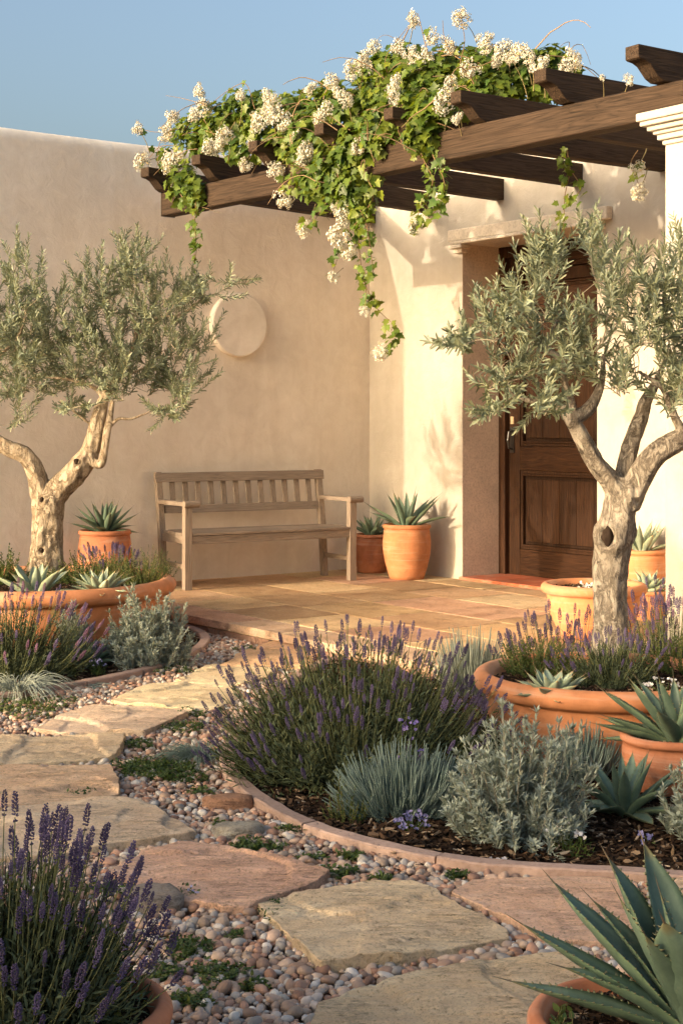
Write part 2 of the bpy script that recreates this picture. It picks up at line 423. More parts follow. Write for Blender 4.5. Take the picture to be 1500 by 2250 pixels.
mb.box((SA-.02,.0025,-.2),(SA+.002,TH-.002,ZO+.002)); mb.box((SB-.002,.0025,-.2),(SB+.02,TH-.002,ZO+.002)); 
mb.build('recess_lining',M_jamb,house,smooth=False)
mb=MB(); mb.box((SA-.02,.0025,ZO+.0),(SB+.02,TH-.002,ZO+.02)); mb.build('recess_ceiling',M_lint,house,smooth=False)
# lintel slab with corbels
lt=MB(); lt.box((SA-.10,-.060,ZO+.022),(SB+.14,-.001,ZO+.108))
lt.box((SA-.07,-.07,ZO-.004),(SB+.07,.03,ZO+.021))
lintel=lt.build('lintel',M_lint,house,smooth=False,bevel=.008)
for x0 in (SA-.075,SB-.065):
    c=MB()
    c.box((x0,-.075,ZO-.034),(x0+.14,.02,ZO-.006)); c.box((x0+.022,-.045,ZO-.066),(x0+.118,.018,ZO-.0345))
    c.build('corbel',M_lint,lintel,smooth=False,bevel=.007)
# frame
fr=MB()
fr.box((SA+.003,DEP-.03,0.0),(SA+.072,DEP+.10,ZO-.002)); fr.box((SB-.072,DEP-.03,0.0),(SB-.003,DEP+.10,ZO-.002))
fr.box((SA+.0725,DEP-.029,ZO-.085),(SB-.0725,DEP+.10,ZO-.002))
fr.build('door_frame',M_doord,house,smooth=False,bevel=.004)
# door leaf: stiles, rails, raised panels
dx0,dx1=SA+.075,SB-.075; dz0,dz1=.022,ZO-.088; y=DEP+.012
panels=[(.215,.80),(.98,2.02),(2.14,2.32)]
door=empty('door',(dx0,y,0)); door.parent=house
def dl(v): return v-dx0
mb=MB(); st=.115
mb.box((0,0,dz0),(st,.045,dz1)); mb.box((dx1-dx0-st,0,dz0),(dx1-dx0,.045,dz1))
mb.build('stile',M_door,door,smooth=False,bevel=.004)
mb=MB(); zc=[dz0]+[v for p in panels for v in p]+[dz1]
for q in range(0,len(zc),2): mb.box((st+.001,.001,zc[q]),(dx1-dx0-st-.001,.044,zc[q+1]))
mb.build('rail',M_doorh,door,smooth=False,bevel=.004)
for (a,b) in panels:
    mb=MB(); x0,x1=st,dx1-dx0-st
    # moulding rings
    def ring(x0,x1,a,b,w,y0,y1):
        mb.box((x0,y0,a),(x0+w,y1,b)); mb.box((x1-w,y0,a),(x1,y1,b)); mb.box((x0+w+.0005,y0,a),(x1-w-.0005,y1,a+w)); mb.box((x0+w+.0005,y0,b-w),(x1-w-.0005,y1,b))
    ring(x0+.0015,x1-.0015,a+.0015,b-.0015,.022,.008,.04)
    ring(x0+.0245,x1-.0245,a+.0245,b-.0245,.014,-.004,.04)
    e=.062
    if b-a>.4:
        xx=x0+e; nb=5; wd=(x1-e-xx)/nb
        for q in range(nb): mb.box((xx+q*wd+.0015,.006,a+e),(xx+(q+1)*wd-.0015,.04,b-e),np.ones(3)*rg.uniform(.85,1.1))
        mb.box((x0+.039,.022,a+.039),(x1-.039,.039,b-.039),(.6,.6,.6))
    else: mb.box((x0+.045,.010,a+.045),(x1-.045,.04,b-.045))
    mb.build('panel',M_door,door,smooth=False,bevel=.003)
mb=MB(); mb.box((.018,-.010,.93),(.062,-.001,1.12),(.03,.025,.022))
P=np.array([[(.045,-.008,.955),(.045,-.045,.965),(.045,-.055,1.02),(.045,-.045,1.085),(.045,-.008,1.095)]])
mb.tubes(P,[.008]*5,8,(.035,.03,.025)); mb.build('handle',M_metal,door,smooth=False)
mb=MB(); mb.box((.022,-.007,1.145),(.056,-.001,1.20),(.5,.36,.2)); mb.lathe([(0,.012),(.011,.010),(.012,0)],16,(.6,.45,.25),(0,0,0))
o=mb.build('lock_plate',M_metal,door,smooth=False)
# threshold
mb=MB(); mb.box((SA+.004,-.04,-.02),(SB-.004,DEP+.03,.021),(.60,.17,.08))
tag(mb.build('doorstep',m_terracotta('red_tile',(.50,.13,.055)),None,O,rotF,False,.006),'flat red clay step in front of the wooden door','doorstep')
# disc
Dp=PD(520,714,11.26); sD=(Dp-O).dot(SX); tD=-(Dp-O).dot(AX)
mb=MB(); mb.lathe([(0,.048),(.230,.048),(.237,.044),(.24,.037),(.24,-.01),(0,-.01)],96)
o=mb.build('wall_disc',M_disc,None,W(.003,tD,Dp.z),smooth=False); o.rotation_euler=(PI/2,0,ANG+PI/2)
tag(o,'round pale plaster disc mounted on the tan wall above the bench','wall ornament')

# ------------------------------------------------------------------ pergola
perg=empty('pergola',W(4.83,2.0,0),0,'dark timber pergola with carved rafter tails on a cream square column','pergola')
PO=perg.location.copy()
def place_child(o,p0,p1):      # local x axis from p0 to p1
    d=(p1-p0); o.location=p0-PO; o.rotation_euler=(0,0,math.atan2(d.y,d.x)); o.parent=perg
BL=Vector((-1.245,10.40,0)); BR=Vector((1.41,7.16,0)); bd=(BR-BL).normalized(); BR2=BR+bd*2.2
ZB0,ZB1=2.585,2.745
mb=MB(); Lb=(BR2-BL).length
xs=np.linspace(0,Lb,60)
def beam(mb,L,y0,y1,z0,z1,wv=.003,seed=0):
    n=int(L/.08)+2; V=[]
    for x in np.linspace(0,L,n):
        w=lambda k:wv*noise.noise((x*2.3+seed,k*3.1,seed))
        for q,(y,z) in enumerate([(y0+.006,z0),(y1-.006,z0),(y1,z0+.006),(y1,z1-.006),(y1-.006,z1),(y0+.006,z1),(y0,z1-.006),(y0,z0+.006)]):
            V.append((x,y+w(q//2),z+w(5+q//2)))
    i=np.arange(n-1)[:,None]; j=np.arange(8)[None]; j2=(j+1)%8
    f=np.stack([i*8+j,(i+1)*8+j,(i+1)*8+j2,i*8+j2],-1).reshape(-1,4)[:,::-1].copy()
    mb.add(V,f); mb.add(V[:8],[tuple(range(8))]); mb.add(V[-8:],[tuple(range(8))[::-1]])
beam(mb,Lb,-.0,.11,ZB0,ZB1)
mb.P and None
o=mb.build('beam',M_timb,perg,smooth=False); place_child(o,BL,BR2)
mb=MB(); mb.box((-.004,-.002,ZB0-.003),(-.0005,.112,ZB1+.001),(.03,.027,.025)); P=np.array([[(-.004,.055,2.665),(-.012,.055,2.665)]]); mb.tubes(P,[.010,.010],10,(.01,.01,.01))
o=mb.build('end_plate',M_metal,perg,smooth=False); place_child(o,BL,BR2)
tails=[(318,368),(430,340),(555,310),(700,272),(852,237),(1000,200),(1185,152),(1387,100),(1600,45)]
swall=[-.02,.74,1.54,2.32,3.08,3.60,4.20,4.80,5.45]
for (px,py),sw in zip(tails,swall):
    D=(2.895-ZC)*F/(HY-py); p0=PD(px,py,D); p0.z=0
    p1=W(max(sw,.04),.002,0)
    L=(p1-p0).length; z0,z1=2.7465,2.895; h=z1-z0
    prof=[(0,z1),(0,z1-.060),(.012,z1-.066),(.045,z1-.070),(.075,z1-.082),(.105,z1-.110),(.128,z1-.132),(.15,z1-.142),(.165,z0),(L,z0),(L,z1)]
    mb=MB(); w=.085
    mb.prism(prof,1,-w/2,w/2)
    o=mb.build('rafter',M_timb,perg,smooth=False,bevel=.003); place_child(o,p0,p1)
# column
colc=empty('column',(0,0,0)); colc.parent=perg; colc.rotation_euler=(0,0,rotF)
K=Vector((1.36,6.96,0)); sK=(K-O).dot(SX); tK=-(K-O).dot(AX)
dK=W(sK,tK)-PO; colc.location=dK
mb=MB(); ov=.095; wd=.36
mb.box((ov,ov,-.25),(ov+wd,ov+wd,ZB0-.15)); mb.build('shaft',M_pl2,colc,smooth=False,bevel=.006)
mb=MB()
for (o_,a,b) in [(0,-.040,-.001),(.012,-.062,-.0405),(.035,-.085,-.0625),(.055,-.102,-.0855),(.068,-.128,-.1025),(.085,-.150,-.1285)]:
    mb.box((o_,o_,ZB0+a),(2*ov+wd-o_,2*ov+wd-o_,ZB0+b))
mb.build('capital',M_pl2,colc,smooth=False,bevel=.006)

# ------------------------------------------------------------------ bench
F1=Vector((-1.072,10.31,0)); F2=Vector((.11,11.0,0)); bdr=(F2-F1).normalized()
ben=empty('garden_bench',F1,math.atan2(bdr.y,bdr.x),'weathered wooden slatted bench with rolled armrests against the tan wall','bench')
BLn=(F2-F1).length; w=.055
def part(name,fn,mat=M_teak,bev=.003,sm=False):
    mb=MB(); fn(mb); return mb.build(name,mat,ben,smooth=sm,bevel=bev)
for x in (0,BLn-w):
    part('leg',lambda m:m.prism([(0,0),(w,0),(w-.004,.575),(-.004,.575)],0,x,x+w) ,M_teakv)
    # rear post: leans back above the seat
    part('leg',lambda m:m.prism([(.395,0),(.445,0),(.475,.36),(.545,.80),(.500,.80),(.425,.36)],0,x,x+w-.01),M_teakv)
    part('side_rail',lambda m:m.box((x+.012,w+.001,.315),(x+w-.014,.425,.372)))
    part('stretcher',lambda m:m.box((x+.016,w+.001,.14),(x+w-.018,.408,.175)))
    def arm(m,x=x):
        m.box((x-.004,-.012,.577),(x+w+.002,.47,.606))
        P=np.array([[(x-.012,-.006,.593),(x+w*.5,-.006,.593),(x+w+.045,-.006,.593)]])
        m.tubes(P,[.024,.024,.024],16); 
        for xx,s_ in ((x-.012,1),(x+w+.045,-1)):
            a=np.linspace(0,2*PI,16,endpoint=False); v=[(xx,-.006+.024*math.cos(q),.593+.024*math.sin(q)) for q in a]
            m.add(v,[tuple(range(16))[::s_]])
    part('armrest',arm)
part('front_rail',lambda m:m.box((w+.001,.006,.315),(BLn-w-.001,.04,.372)))
def seat(m):
    n=7; 
    for q in range(n):
        y0=-.002+q*.062; m.box((.0 if 0<q<6 else w+.002,y0+ (0 if q else 0),.374),(BLn if 0<q<6 else BLn-w-.002,y0+.054,.392),np.ones(3)*rg.uniform(.88,1.1))
part('seat',seat)
def bp(z): return .475+(z-.36)*(.07/.44)-.028
def slats(m):
    def tilt(x0,x1,z0,z1,d,th=.03,c=1):
        m.add([(x0,bp(z0)-d,z0),(x1,bp(z0)-d,z0),(x1,bp(z0)-d+th,z0),(x0,bp(z0)-d+th,z0),(x0,bp(z1)-d,z1),(x1,bp(z1)-d,z1),(x1,bp(z1)-d+th,z1),(x0,bp(z1)-d+th,z1)],
          [(0,3,2,1),(4,5,6,7),(0,1,5,4),(1,2,6,5),(2,3,7,6),(3,0,4,7)],(c,c,c))
    return tilt
def back1(m): t=slats(m); t(-.012,BLn+.002,.728,.795,.024,.03)
def back2(m): t=slats(m); t(w,BLn-w,.505,.562,.012,.028)
def back3(m):
    t=slats(m); n=12; 
    for q in range(n):
        xc=w+.02+(BLn-2*w-.04)*(q+.5)/n; t(xc-.021,xc+.021,.5625,.7275,.004,.012,rg.uniform(.85,1.08))
part('top_rail',back1); part('lower_back_rail',back2); part('back_slats',back3,M_teakv)
# ------------------------------------------------------------------ stone path, beds, pebbles
def inpoly(P,poly):
    x,y=P[:,0],P[:,1]; r=np.zeros(len(P),bool); poly=np.asarray(poly)[:,:2]; n=len(poly)
    for i in range(n):
        x1,y1=poly[i]; x2,y2=poly[(i+1)%n]
        c=((y1>y)!=(y2>y))&(x<(x2-x1)*(y-y1)/(y2-y1+1e-12)+x1); r^=c
    return r
def resample(pts,step,closed=True):
    pts=[Vector((p[0],p[1],0)) for p in pts]; out=[]
    n=len(pts)
    for i in range(n if closed else n-1):
        a,b=pts[i],pts[(i+1)%n]; k=max(1,int((b-a).length/step))
        for q in range(k): out.append(a.lerp(b,q/k))
    if not closed: out.append(pts[-1])
    return out
ZS=-.066
STONES=[
 ([(240,1915),(300,1882),(400,1852),(500,1866),(610,1890),(725,1920),(700,1940),(640,1962),(545,1995),(490,1998),(380,1975),(290,1942)],(.58,.43,.31),'broad reddish brown stepping stone in the middle of the path beside the grey rock'),
 ([(565,1985),(630,1972),(700,1958),(800,1947),(900,1940),(960,1958),(1005,1988),(1060,2012),(1112,2040),(1115,2058),(1000,2080),(880,2103),(705,2118),(688,2106),(640,2060),(600,2020)],(.66,.55,.37),'large yellow stepping stone with a cracked layered surface in the foreground'),
 ([(995,1960),(1040,1930),(1200,1927),(1290,1926),(1400,1936),(1415,2060),(1330,2068),(1220,2068),(1160,2044),(1100,2010),(1050,1985)],(.60,.46,.33),'pale and rust streaked stepping stone along the edging, behind the front agave'),
 ([(1430,1936),(1700,1940),(1750,2080),(1445,2062)],(.64,.52,.36),'pale stepping stone cut off by the right edge of the photo'),
 ([(700,2205),(890,2145),(1080,2112),(1240,2090),(1295,2105),(1315,2125),(1260,2200),(1200,2330),(640,2340)],(.66,.54,.35),'rippled yellow stepping stone at the bottom, beside the front agave pot'),
 ([(-120,1800),(0,1782),(120,1768),(270,1757),(310,1760),(370,1792),(432,1826),(420,1836),(320,1850),(200,1866),(80,1880),(-120,1890)],(.66,.54,.38),'long pale yellow stepping stone behind the front lavender'),
 ([(-150,1690),(0,1686),(120,1684),(243,1681),(255,1710),(265,1746),(200,1756),(100,1766),(0,1776),(-150,1790)],(.62,.49,.32),'tan stepping stone at the left edge, fourth from the front'),
 ([(-160,1622),(0,1619),(140,1617),(276,1617),(270,1640),(257,1664),(150,1672),(0,1680),(-160,1686)],(.66,.55,.37),'straight edged cream stepping stone at the left edge'),
 ([(75,1603),(130,1576),(195,1553),(300,1556),(425,1560),(380,1584),(320,1609),(240,1608),(150,1610)],(.68,.54,.40),'pinkish cream stepping stone crossed by fine ridges'),
 ([(245,1538),(290,1520),(330,1506),(420,1503),(505,1505),(530,1530),(470,1557),(380,1554),(300,1548)],(.70,.58,.38),'yellow stepping stone lying between two pebble strips near the left bed'),
 ([(385,1495),(420,1480),(455,1467),(530,1464),(610,1466),(590,1485),(530,1502),(450,1499)],(.70,.57,.37),'small sunlit stepping stone, third from the terrace'),
 ([(485,1462),(512,1446),(545,1432),(620,1433),(700,1435),(680,1464),(580,1464)],(.62,.46,.27),'small ochre stepping stone, second from the terrace'),
 ([(565,1427),(590,1416),(618,1406),(680,1409),(720,1414),(735,1430),(650,1431)],(.58,.42,.25),'smallest ochre stepping stone tucked against the terrace edge'),
]
stone_polys=[]
for si,(pp,colr,lab) in enumerate(STONES):
    P=[G(x,y,ZS) for x,y in pp]; c=sum(P,Vector())/len(P); c.z=0
    out=resample(P,.014); n=len(out); rgs=random.Random(si)
    o2=[]
    for k,p in enumerate(out):
        d=(p-c); d.z=0; w=.009*noise.noise((p.x*7,p.y*7,si))+.005*noise.noise((p.x*32,p.y*32,si))
        o2.append(p+d.normalized()*w)
    stone_polys.append(np.array([(p.x,p.y) for p in o2]))
    mb=MB(); rings=46; V=[]; th=.045
    def hgt(p,u):
        q=Vector((p.x*3.0+si*7,p.y*9.0,si)); a=.0045*noise.noise(q)+.003*noise.noise(q*4)+.0022*noise.noise(q*9)
        s_=noise.noise((p.x*2.6+si*3,p.y*2.6,1.7*si)); a+=.010*(1 if s_>.07 else (0 if s_<.05 else (s_-.05)/.02))
        s2=noise.noise((p.x*4.2-si,p.y*4.2,.7*si+4)); a+=.005*(1 if s2>.12 else (0 if s2<.10 else (s2-.10)/.02))
        return a
    for r in range(rings+1):
        u=r/rings; u=1-(1-u)**1.5
        for p in o2:
            q=c.lerp(Vector((p.x,p.y,0)),u)
            z=ZS+hgt(q,u)- (0.003 if r==rings else 0)
            V.append((q.x-c.x,q.y-c.y,z-ZG))
    for lv,(dz,sx) in enumerate([(-.012,1.012),(-.03,1.0),(-.05,1.006)]):
        for p in o2:
            q=Vector((p.x,p.y,0)); jj=.004*noise.noise((p.x*25,p.y*25,lv*3+si))
            dd=(q-c); L=dd.length; q=c+dd*((L+jj+(.003 if lv==0 else 0))/L)
            V.append((q.x-c.x,q.y-c.y,ZS+dz-ZG+.002*noise.noise((p.x*20,p.y*20,lv))))
    k=rings+1; nt_=len(V)//n; top_=V[:(rings+1)*n]; side_=V[rings*n:]
    i=np.arange(k-1)[:,None]; j=np.arange(n)[None]; j2=(j+1)%n
    f=np.stack([i*n+j,(i+1)*n+j,(i+1)*n+j2,i*n+j2],-1).reshape(-1,4)
    area=sum(o2[q].x*o2[(q+1)%n].y-o2[(q+1)%n].x*o2[q].y for q in range(n))
    if area<0: f=f[:,::-1].copy()
    colr=tuple(min(.9,x*k_) for x,k_ in zip(colr,(1.48,1.35,1.42))); mb.add(top_,f,colr); k=4
    i=np.arange(k-1)[:,None]
    f=np.stack([i*n+j,(i+1)*n+j,(i+1)*n+j2,i*n+j2],-1).reshape(-1,4)
    if area<0: f=f[:,::-1].copy()
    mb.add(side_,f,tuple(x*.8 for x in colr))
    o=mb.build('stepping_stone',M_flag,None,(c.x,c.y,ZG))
    tag(o,lab,'stepping stone','stepping stones of the path')

ZE=-.052
LB=[(-420,1545),(-150,1535),(0,1526),(80,1516),(155,1503),(240,1489),(320,1470),(400,1444),(448,1420),(465,1400),(455,1386),(425,1373),(380,1366)]
RB=[(780,1428),(700,1450),(640,1480),(560,1540),(502,1610),(480,1655),(487,1690),(515,1722),(560,1755),(620,1790),(700,1824),(800,1851),(900,1873),(1000,1891),(1100,1903),(1265,1911),(1500,1925),(1900,1945),(2400,1960),(3000,1960)]
def smoothline(pts,it=3):
    for _ in range(it):
        q=[pts[0]]
        for a,b in zip(pts[:-1],pts[1:]): q+=[a.lerp(b,.25),a.lerp(b,.75)]
        pts=q+[pts[-1]]
    return pts
def edging(pp,lab,side,seglen,seed,hide=None):
    pts=smoothline([G(x,y,ZE) for x,y in pp]); pts=resample(pts,.03,False)
    c=pts[len(pts)//2].copy(); c.z=0
    n=len(pts); nor=[]
    for i in range(n):
        d=(pts[min(i+1,n-1)]-pts[max(i-1,0)]); d.z=0; d.normalize(); nor.append(Vector((-d.y,d.x,0))*side)
    mb=MB(); r_=random.Random(seed); i=0; w=.055
    while i<n-1:
        k=min(n-1,i+max(2,int(seglen*r_.uniform(.85,1.15)/.03))); V=[]; dz=r_.uniform(-.002,.002); cj=np.array((1,1,1))*r_.uniform(.8,1.15)
        for q in range(i,k+1):
            p=pts[q]; a=nor[q]
            if q==i and i>0: p=p.lerp(pts[q+1],.17)
            if q==k and k<n-1: p=p.lerp(pts[q-1],.17)
            z=ZE+dz; b=.005
            for off,zz in [(0,-.16),(0,z-b),(b,z),(w-b,z),(w,z-b),(w,-.16)]:
                jx=.0022*noise.noise((p.x*14,p.y*14,off*40+zz*30))
                V.append((p.x+a.x*(off+jx)-c.x,p.y+a.y*(off+jx)-c.y,zz+jx-ZG))
        m=k-i+1; ii=np.arange(m-1)[:,None]; jj=np.arange(5)[None]
        f=np.stack([ii*6+jj,ii*6+jj+1,(ii+1)*6+jj+1,(ii+1)*6+jj],-1).reshape(-1,4)
        mb.add(V,f if side<0 else f[:,::-1].copy(),cj)
        mb.add(V[:6],[(0,1,2,3,4,5)],cj); mb.add(V[-6:],[(5,4,3,2,1,0)],cj)
        i=k
    o=mb.build('border_edging',M_edge,None,(c.x,c.y,ZG),smooth=False)
    tag(o,lab,'edging')
    return pts
e1=edging(LB,'curved reddish stone edging round the left planting bed',1,.45,1)
e2=edging(RB,'curved reddish stone edging round the big right planting bed',1,.75,2)
def st_line(s,t): p=W(s,t); return p
bedL=[(p.x,p.y) for p in e1]+[tuple(W(.9,PT)[:2]),tuple(W(0,PT)[:2]),tuple(W(0,4.3)[:2])]
bedR=[(p.x,p.y) for p in e2]+[tuple(W(8.3,PT)[:2])]+[tuple(W(3.4,PT)[:2])]
def bed(poly,name):
    P=np.array(poly); x0,y0=P.min(0); x1,y1=P.max(0); st=.05
    xs=np.arange(x0,x1+st,st); ys=np.arange(y0,y1+st,st); nx=len(xs)
    X,Y=np.meshgrid(xs,ys); pts=np.stack([X.ravel(),Y.ravel()],1)
    ins=inpoly(pts,poly)
    Z=np.array([-.078+.012*noise.noise((a*3,b*3,0)) for a,b in pts])
    i=np.arange(len(ys)-1)[:,None]; j=np.arange(nx-1)[None]
    f=np.stack([i*nx+j,i*nx+j+1,(i+1)*nx+j+1,(i+1)*nx+j],-1).reshape(-1,4)
    f=f[ins[f].sum(1)>=3]
    mb=MB(); mb.add(np.column_stack([pts,Z]),f)
    return tag(mb.build(name,M_soil),kind='structure')
bed(bedL,'bed_soil'); bed(bedR,'bed_soil')

CHIP_V=np.array([(-1,-.35,-.12),(1,-.25,-.12),(.9,.3,-.12),(-.8,.38,-.12),(-1,-.3,.12),(.9,-.25,.12),(1,.35,.12),(-.9,.3,.12)])
CHIP_F=[np.array([(0,3,2,1),(4,5,6,7),(0,1,5,4),(1,2,6,5),(2,3,7,6),(3,0,4,7)])]
def chip_colors(r,m):
    pal=np.array([(.030,.017,.010),(.045,.026,.015),(.022,.014,.009),(.075,.043,.024),(.12,.075,.045),(.30,.21,.135),(.42,.32,.22)])
    return pal[r.choice(len(pal),m,p=[.27,.25,.19,.14,.08,.045,.025])]*r.uniform(.8,1.2,(m,1))
def chips(mb,P,r,s0=.008,s1=.02):
    m=len(P); d=r.normal(size=(m,3)); d[:,2]*=.28; nn=r.normal(size=(m,3))*.45; nn[:,2]=1
    M=orient(d,nn)[:,:,[1,0,2]]*np.array([1,1,1]); s=r.uniform(s0,s1,m); M=M*s[:,None,None]
    M[:,:,1]*=r.uniform(.4,1.1,(m,1)); M[:,:,2]*=r.uniform(.4,1.3,(m,1))
    mb.inst(CHIP_V,CHIP_F,M,P,chip_colors(r,m))
def mulch(poly,m,seed,zz,name):
    r=np.random.default_rng(seed); Pp=np.array(poly); x0,y0=Pp.min(0); x1,y1=Pp.max(0)
    P=np.column_stack([r.uniform(x0,x1,m),r.uniform(y0,y1,m)]); P=P[inpoly(P,poly)]
    E=np.array([(p.x,p.y) for p in e1+e2]); P=P[np.array([np.min((E[:,0]-a)**2+(E[:,1]-b)**2) for a,b in P])>.064**2] if True else P
    ax=np.abs(P[:,0])/P[:,1]; P=P[(ax<.30)|((P[:,0]>0)&(ax<.50))]
    z=np.array([-.072+.012*noise.noise((a*3,b*3,0)) for a,b in P])+r.uniform(0,.012,len(P))
    mb=MB(); chips(mb,np.column_stack([P,z]),r); return tag(mb.build(name,M_chip,smooth=False),kind='stuff')
mulch(bedL,26000,3,0,'bark_mulch'); mulch(bedR,66000,4,0,'bark_mulch')

# bowl footprints (x,y,r)
FOOT=[(-1.72,8.55,.62),(1.0,5.75,.5),(-.52,2.75,.20),(.55,2.75,.21)]
# rocks
def rock(px,py,sx,sy,sz,ang,colr,lab,seed,mat):
    p=G(px,py,ZG); v,f=ico(3); 
    V=[]
    for q in v:
        d=Vector(q); k=1+.22*noise.noise(d*1.7+Vector((seed,)*3))+.10*noise.noise(d*5+Vector((seed,)*3))
        V.append((max(-.95,min(.95,q[0]*k*1.1))*sx,max(-.92,min(.92,q[1]*k*1.1))*sy,max(-.6,min(.72,q[2]*k))*sz))
    mb=MB(); mb.add(V,f,colr)
    o=mb.build('rock',mat,None,(p.x,p.y,ZG+sz*.35),ang,True); tag(o,lab,'rock'); FOOT.append((p.x,p.y,max(sx,sy)*.75))
def ico(sub):
    import bmesh
    bm=bmesh.new(); bmesh.ops.create_icosphere(bm,subdivisions=sub,radius=1)
    v=np.array([x.co[:] for x in bm.verts]); f=np.array([[q.index for q in t.verts] for t in bm.faces]); bm.free(); return v,f
rock(500,1785,.085,.045,.05,.15,(.50,.30,.20),'smooth reddish rock lying among the pebbles near the edging',1,M_flag)
rock(524,1846,.085,.06,.045,.25,(.44,.43,.38),'flat grey rock among the pebbles behind the reddish brown stepping stone',2,M_flag)
rock(335,2005,.085,.085,.055,.1,(.40,.36,.32),'rough grey brown rock beside the front lavender',3,M_flag)

def pebbles():
    r=np.random.default_rng(11); pal=np.array([lin(*c) for c in [(206,190,176),(204,172,148),(192,148,122),(212,204,194),(176,142,118),(196,164,140),(178,170,160),(208,180,156),(170,126,100),(222,214,200),(198,150,122),(186,162,140)]])
    cell=.03; grid={}; pts=[]
    N=170000
    Y=r.uniform(2.55,9.4,N); X=r.uniform(-.30,.42,N)*Y+r.uniform(-.1,.1,N)
    P=np.column_stack([X,Y])
    ok=np.ones(N,bool)
    for sp in stone_polys:
        c=sp.mean(0); ok&=~inpoly(P,c+(sp-c)*.985)
    ok&=~inpoly(P,bedL); ok&=~inpoly(P,bedR)
    s=(P[:,0]-CX)*SX.x+(P[:,1]-CY)*SX.y; t=-((P[:,0]-CX)*AX.x+(P[:,1]-CY)*AX.y)
    ok&=t>PT+.02; ok&=s>.0
    for (a,b,c) in FOOT: ok&=np.hypot(P[:,0]-a,P[:,1]-b)>c*.85
    P=P[ok]
    size=np.where(r.random(len(P))<.05,r.uniform(.015,.020,len(P)),np.where(r.random(len(P))<.22,r.uniform(.0105,.0150,len(P)),r.uniform(.005,.0102,len(P))))
    keep=[]
    order=np.argsort(-size)
    for i in order:
        x,y=P[i]; gx,gy=int(x/cell),int(y/cell); sz=size[i]; good=True
        for a in (-1,0,1):
            for b in (-1,0,1):
                for k in grid.get((gx+a,gy+b),()):
                    if (P[k,0]-x)**2+(P[k,1]-y)**2<((sz+size[k])*.63)**2: good=False;break
                if not good: break
            if not good: break
        if good: grid.setdefault((gx,gy),[]).append(i); keep.append(i)
    P=P[keep]; size=size[keep]; m=len(P)
    z=ZG+.010+size*.35+r.uniform(0,.007,m)+np.array([.006*noise.noise((a*4,b*4,3)) for a,b in P])
    T=np.column_stack([P,z]); d=r.normal(size=(m,3)); d[:,2]*=.25; nn=r.normal(size=(m,3))*.3; nn[:,2]=1
    M=orient(d,nn); M=M[:,:,:]*size[:,None,None]; M[:,:,0]*=r.uniform(.68,.9,(m,1)); M[:,:,1]*=r.uniform(.95,1.35,(m,1)); M[:,:,2]*=r.uniform(.5,.75,(m,1))
    col=pal[r.integers(0,len(pal),m)]*r.uniform(.62,1.05,(m,1));col=col*.86+col.mean(1,keepdims=True)*.14*np.array((1.1,1,.88)); col*=np.array((1,.97,.93))
    mb=MB(); v3,f3=ico(3); v2,f2=ico(2)
    near=P[:,1]<4.6
    for k in range(3):
        vv=np.array([q*(1+(.14,.3,.22)[k]*noise.noise(Vector(q)*(1.3,1.9,1.5)[k]+Vector((k*9,)*3))) for q in (v2)])
        sel=near&(np.arange(m)%3==k); mb.inst(vv,[f2],M[sel],T[sel],col[sel])
        v1,f1=(v2,f2)
        sel=(~near)&(np.arange(m)%3==k); mb.inst(vv,[f2],M[sel],T[sel],col[sel])
    tag(mb.build('pebbles',M_peb),kind='stuff')
    # fine grit between
    N=40000; Y=2.5+ (r.random(N)**1.6)*5; X=r.uniform(-.27,.27,N)*Y; Pg=np.column_stack([X,Y]); ok=np.ones(N,bool)
    for sp in stone_polys: ok&=~inpoly(Pg,sp)
    ok&=~inpoly(Pg,bedL); ok&=~inpoly(Pg,bedR); Pg=Pg[ok]; m=len(Pg)
    v0,f0=ico(1); size=r.uniform(.0025,.006,m); d=r.normal(size=(m,3)); M=orient(d,r.normal(size=(m,3)))*size[:,None,None]
    mb=MB(); mb.inst(v0,[f0],M,np.column_stack([Pg,ZG-.006+r.uniform(0,.009,m)]),pal[r.integers(0,len(pal),m)]*r.uniform(.4,.8,(m,1)))
    tag(mb.build('grit',M_peb),kind='stuff')
pebbles()

# ------------------------------------------------------------------ pots
def pot(name,loc,prof,soil_z,soil_r,lab,cat,mat=None,grp=None,nchip=500,seed=0,seg=72,wob=.004):
    root=empty(name,loc,seed*.7,lab,cat,grp)
    mb=MB(); mb.lathe(prof,seg,wob=wob); mb.build('body',mat or M_ter,root)
    mb=MB(); mb.lathe([(0.001,soil_z+.008),(soil_r*.5,soil_z+.006),(soil_r,soil_z)],32); so=mb.build('soil',M_soil,root)
    r=np.random.default_rng(seed+50); a=r.uniform(0,2*PI,nchip); rr=soil_r*.95*np.sqrt(r.random(nchip)); mb=MB()
    chips(mb,np.column_stack([rr*np.cos(a),rr*np.sin(a),soil_z+r.uniform(.004,.016,nchip)]),r,.006,.015); mb.build('mulch',M_chip,so,smooth=False)
    return root
def bowlprof(R,H,Rb,lip,th):
    o=[(0.001,0),(Rb,0)]
    for k in range(1,9):
        u=k/8; o.append((Rb+(R-lip*.75-Rb)*math.sin(u*PI/2)**.9, u*(H-lip*1.5)))
    x=R-lip*.72
    o+=[(x,H-lip*1.35),(x+.002,H-lip*1.3)]
    for k in range(0,9):
        a=-PI/2+k/8*PI; o.append((R-lip*.62+lip*.62*math.cos(a),H-lip*.62+lip*.62*math.sin(a)))
    o+=[(R-th-lip*.3,H-.004),(R-th-lip*.55,H-.03),(R-th-lip*.8-.01,H*.45)]
    return o
